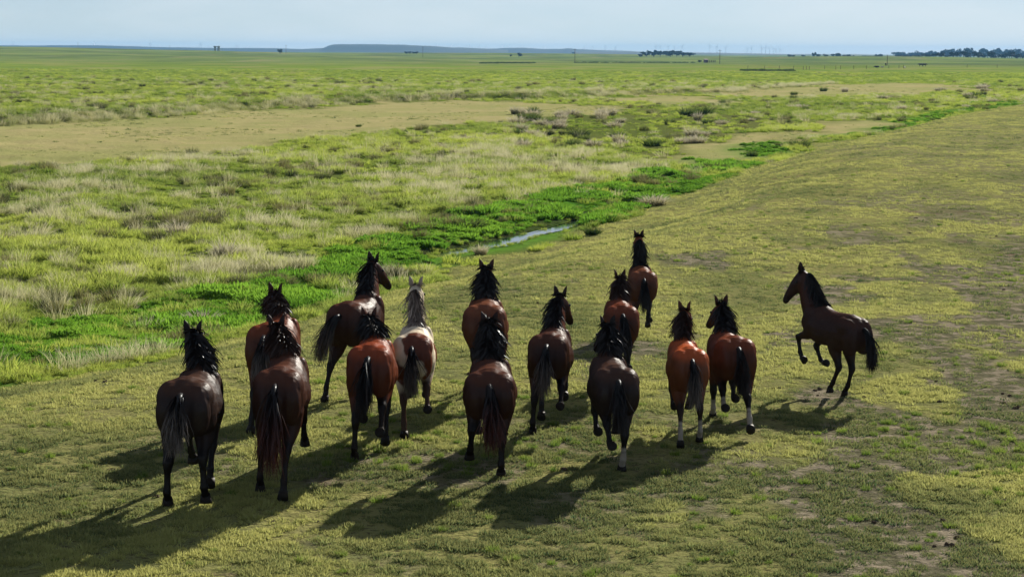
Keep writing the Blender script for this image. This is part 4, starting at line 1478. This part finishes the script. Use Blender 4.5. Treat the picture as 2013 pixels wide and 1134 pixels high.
# wire fence on the right
root = bpy.data.objects.new('wire_fence', None); COL.objects.link(root)
tag(root, 'wire fence on wooden posts crossing the dark strip at the right', 'fence')
pts = []
for px, py in ((1470, 136), (1503, 136), (1532, 136), (1560, 136.5), (1579, 137), (1585, 137), (1591, 137), (1621, 136), (1643, 136.5), (1652, 136), (1678, 136), (1703, 136), (1747, 135), (1767, 135), (1776, 135), (1901, 134),
               (1960, 134), (2040, 133)):
    q = at(px, py, -.6); pts.append((q[0], q[1], zat(*q)))
for k, p in enumerate(pts):
    mb = MB(); mb.tube([(p[0], p[1], p[2] - .4), (p[0] + .03, p[1], p[2] + 1.35)], [.085, .075], 6); mb.build('post', M_WOOD, root)
for k, hh in enumerate((.45, .85, 1.25)):
    mb = MB(); mb.tube([(p[0], p[1] - .09, p[2] + hh) for p in pts], [.012] * len(pts), 4); mb.build('wire', M_BARK, root)


# grazing cattle
def cow(px, py, yaw, label, mat, down=False, s=1.0):
    q = at(px, py, -.7)
    mb = MB()
    Yv, Zv = Vector((0, 1, 0)), Vector((0, 0, 1))
    dz = -.62 if down else 0
    add_loft(mb, [ring(Vector((x, 0, z + dz)), Yv, Zv, w, h, n=12) for x, z, w, h in ((-.80, 1.12, .10, .16), (-.74, 1.08, .24, .28), (-.4, 1.02, .32, .34), (0, .98, .36, .37), (.4, 1.02, .32, .36), (.66, 1.06, .22, .30), (.80, 1.08, .12, .20))])
    mb.tube([(.66, 0, 1.15 + dz), (.98, 0, 1.12 + dz), (1.12, 0, .95 + dz)], [.22, .17, .14], 10)
    mb.tube([(1.02, 0, 1.18 + dz), (1.20, 0, 1.0 + dz), (1.36, 0, .78 + dz)], [.13, .13, .08], 10)
    if not down:
        for lx, ly in ((-.62, .2), (-.62, -.2), (.5, .18), (.5, -.18)):
            mb.tube([(lx, ly, .95), (lx - .03, ly, .5), (lx, ly, .05)], [.15, .08, .06], 8)
    else:
        for lx, ly in ((-.45, .32), (.45, -.30)):
            mb.tube([(lx, ly, .28), (lx + .35, ly * 1.2, .12), (lx + .1, ly * 1.3, .06)], [.13, .08, .05], 8)
    mb.tube([(-.80, 0, 1.22 + dz), (-.90, .02, .9 + dz), (-.88, .03, .55 + max(dz, -.5))], [.035, .025, .03], 6)
    o = mb.build('cow', mat, None, True)
    for sd in (1, -1):
        eb = MB(); add_ell(eb, (1.04, sd * .20, 1.17 + dz), (.04, .10, .05), n=8); eb.build('ear', mat, o, True)
    o.location = (q[0], q[1], zat(*q)); o.rotation_euler = (0, 0, R(yaw)); o.scale = (s, s, s)
    tag(o, label, 'cow', 'cattle in the far dark strip')


cow(1724, 134, 170, 'dark cow lying down at the left end of the cattle', M_COW, True)
cow(1741, 132, 80, 'dark cow standing end on beside the one lying down', M_COW)
cow(1810, 132.5, 185, 'dark cow on its own to the right, nearer its twin on the left', M_COW)
cow(1817, 132.5, 5, 'dark cow at the right end of the cattle, facing right', M_COW)
cow(1734, 134, 20, 'pale calf between the two dark cows', M_PALECOW, True, .7)
cow(1778, 134.5, 60, 'small white calf alone by the fence', M_PALECOW, True, .7)

# single tussocks that stand apart on short ground


def tussock(px, py, w, h, label, kinds, tint, i=0, group=None, cat='grass tussock', name='grass_tussock', zz=ZM):
    q = at(px, py, zz)
    d = math.hypot(*q)
    me = kinds[i % len(kinds)]
    o = link(name, me)
    o.location = (q[0], q[1], zat(*q))
    o.rotation_euler = (0, 0, i * 2.1)
    sx = w * d / _f
    o.scale = (sx, sx, h * d / _f)
    tag(o, label, cat, group)


def solid_blades(name, cols, tip_col, trans, tipw):
    m = blade_material(name, cols, tip_col, trans, tipw)
    for nd in m.node_tree.nodes:       # a tint of its own for tufts that are objects
        if nd.type == 'ATTRIBUTE' and nd.attribute_name == 'tint':
            v = m.node_tree.nodes.new('ShaderNodeObjectInfo')
            for lk in list(nd.outputs['Fac'].links):
                m.node_tree.links.new(v.outputs['Random'], lk.to_socket)
    return m


M_T1 = solid_blades('tussock_pale', [(.13, .14, .05), (.24, .22, .10), (.34, .31, .18)], (.55, .50, .42), .4, .9)
M_T2 = solid_blades('tussock_green', [(.03, .06, .015), (.07, .12, .025), (.13, .17, .04)], (.22, .22, .08), .4, .4)
KT1 = [tuft_mesh('tussock_pale', M_T1, 200, 1.0, .030, .30, .75, 4, 900 + i, .4, hvar=.5) for i in range(4)]
KT2 = [tuft_mesh('tussock_green', M_T2, 220, 1.0, .040, .32, .65, 4, 920 + i, .6, hvar=.45) for i in range(4)]
tussock(440, 512, 70, 62, 'big round tussock with dark foot and pale top in the left meadow', KT1, 0, 0)
tussock(395, 640, 95, 48, 'spray of white grass at the pasture edge behind the leftmost black horse', KT1, 0, 1)
tussock(920, 452, 90, 40, 'dark green bushy clump on the far bank above the water', KT2, 0, 2)
tussock(1400, 337, 75, 26, 'dark green clump at the point where the ditch meets the pasture', KT2, 0, 3)
tussock(1478, 308, 30, 20, 'small round dark tussock left of the double one', KT2, 0, 1)
tussock(1570, 290, 55, 26, 'wide double tussock at the edge of the short grass', KT2, 0, 2)
tussock(1532, 293, 22, 12, 'low dark tussock touching the wide double one', KT2, 0, 0)
tussock(1832, 240, 12, 12, 'lone dark tussock on the bright green strip', KT2, 0, 3)
tussock(1165, 462, 45, 24, 'dark leafy clump below the end of the water', KT2, 0, 1)
tussock(1285, 405, 75, 34, 'pale spray over a dark clump at the pasture edge', KT1, 0, 2)
tussock(945, 500, 40, 30, 'thin pale spray of grass standing in the water', KT1, 0, 3)
tussock(770, 545, 60, 40, 'pale spray of grass beside the turning dark horse', KT1, 0, 1)
tussock(705, 250, 16, 8, 'small dark tuft alone on the tan strip', KT2, 0, 0)
tussock(350, 470, 60, 50, 'tall pale tussock left of the big round one', KT1, 0, 3)
tussock(540, 395, 34, 26, 'upright pale pinkish tuft in the middle of the meadow', KT1, 0, 2)
rr_ = random.Random(4)
for i in range(46):
    px, py = rr_.uniform(1010, 1400), rr_.uniform(222, 296)
    if py > 296 - (px - 1010) * .02 and px < 1100: py -= 30
    tussock(px, py, rr_.uniform(24, 52), rr_.uniform(15, 28), 'shaggy grey green tussock on the short grass right of the tan strip', KT1 if rr_.random() < .6 else KT2, 0, i, 'tussocks right of the tan strip')
for i in range(30):
    px = rr_.uniform(1380, 1960); py = rr_.uniform(190, 250) - (px - 1380) * .045
    tussock(px, py, rr_.uniform(16, 34), rr_.uniform(9, 16), 'grey tussock in the pale field above the bright green strip', KT1 if rr_.random() < .65 else KT2, 0, i, 'tussocks in the pale field')
# ---------------------------------------------------------------- air
def haze():
    m, n, l, out = new_mat('haze')
    v = n.new('ShaderNodeVolumePrincipled')
    v.inputs['Color'].default_value = (0.22, 0.52, 0.94, 1)
    v.inputs['Density'].default_value = HAZE_D
    v.inputs['Anisotropy'].default_value = 0.0
    v.inputs['Density Attribute'].default_value = ''
    l.new(v.outputs['Volume'], out.inputs['Volume'])
    m.cycles.homogeneous_volume = True
    mb = MB()
    mb.box((0, 4950, (HZ_TOP - 14) / 2), (52000, 10100, HZ_TOP + 14))
    return tag(mb.build('haze', m), kind='stuff', label='thin blue summer haze over the plain')


HAZE_D, HZ_TOP = 0.75e-4, 42.0
haze()
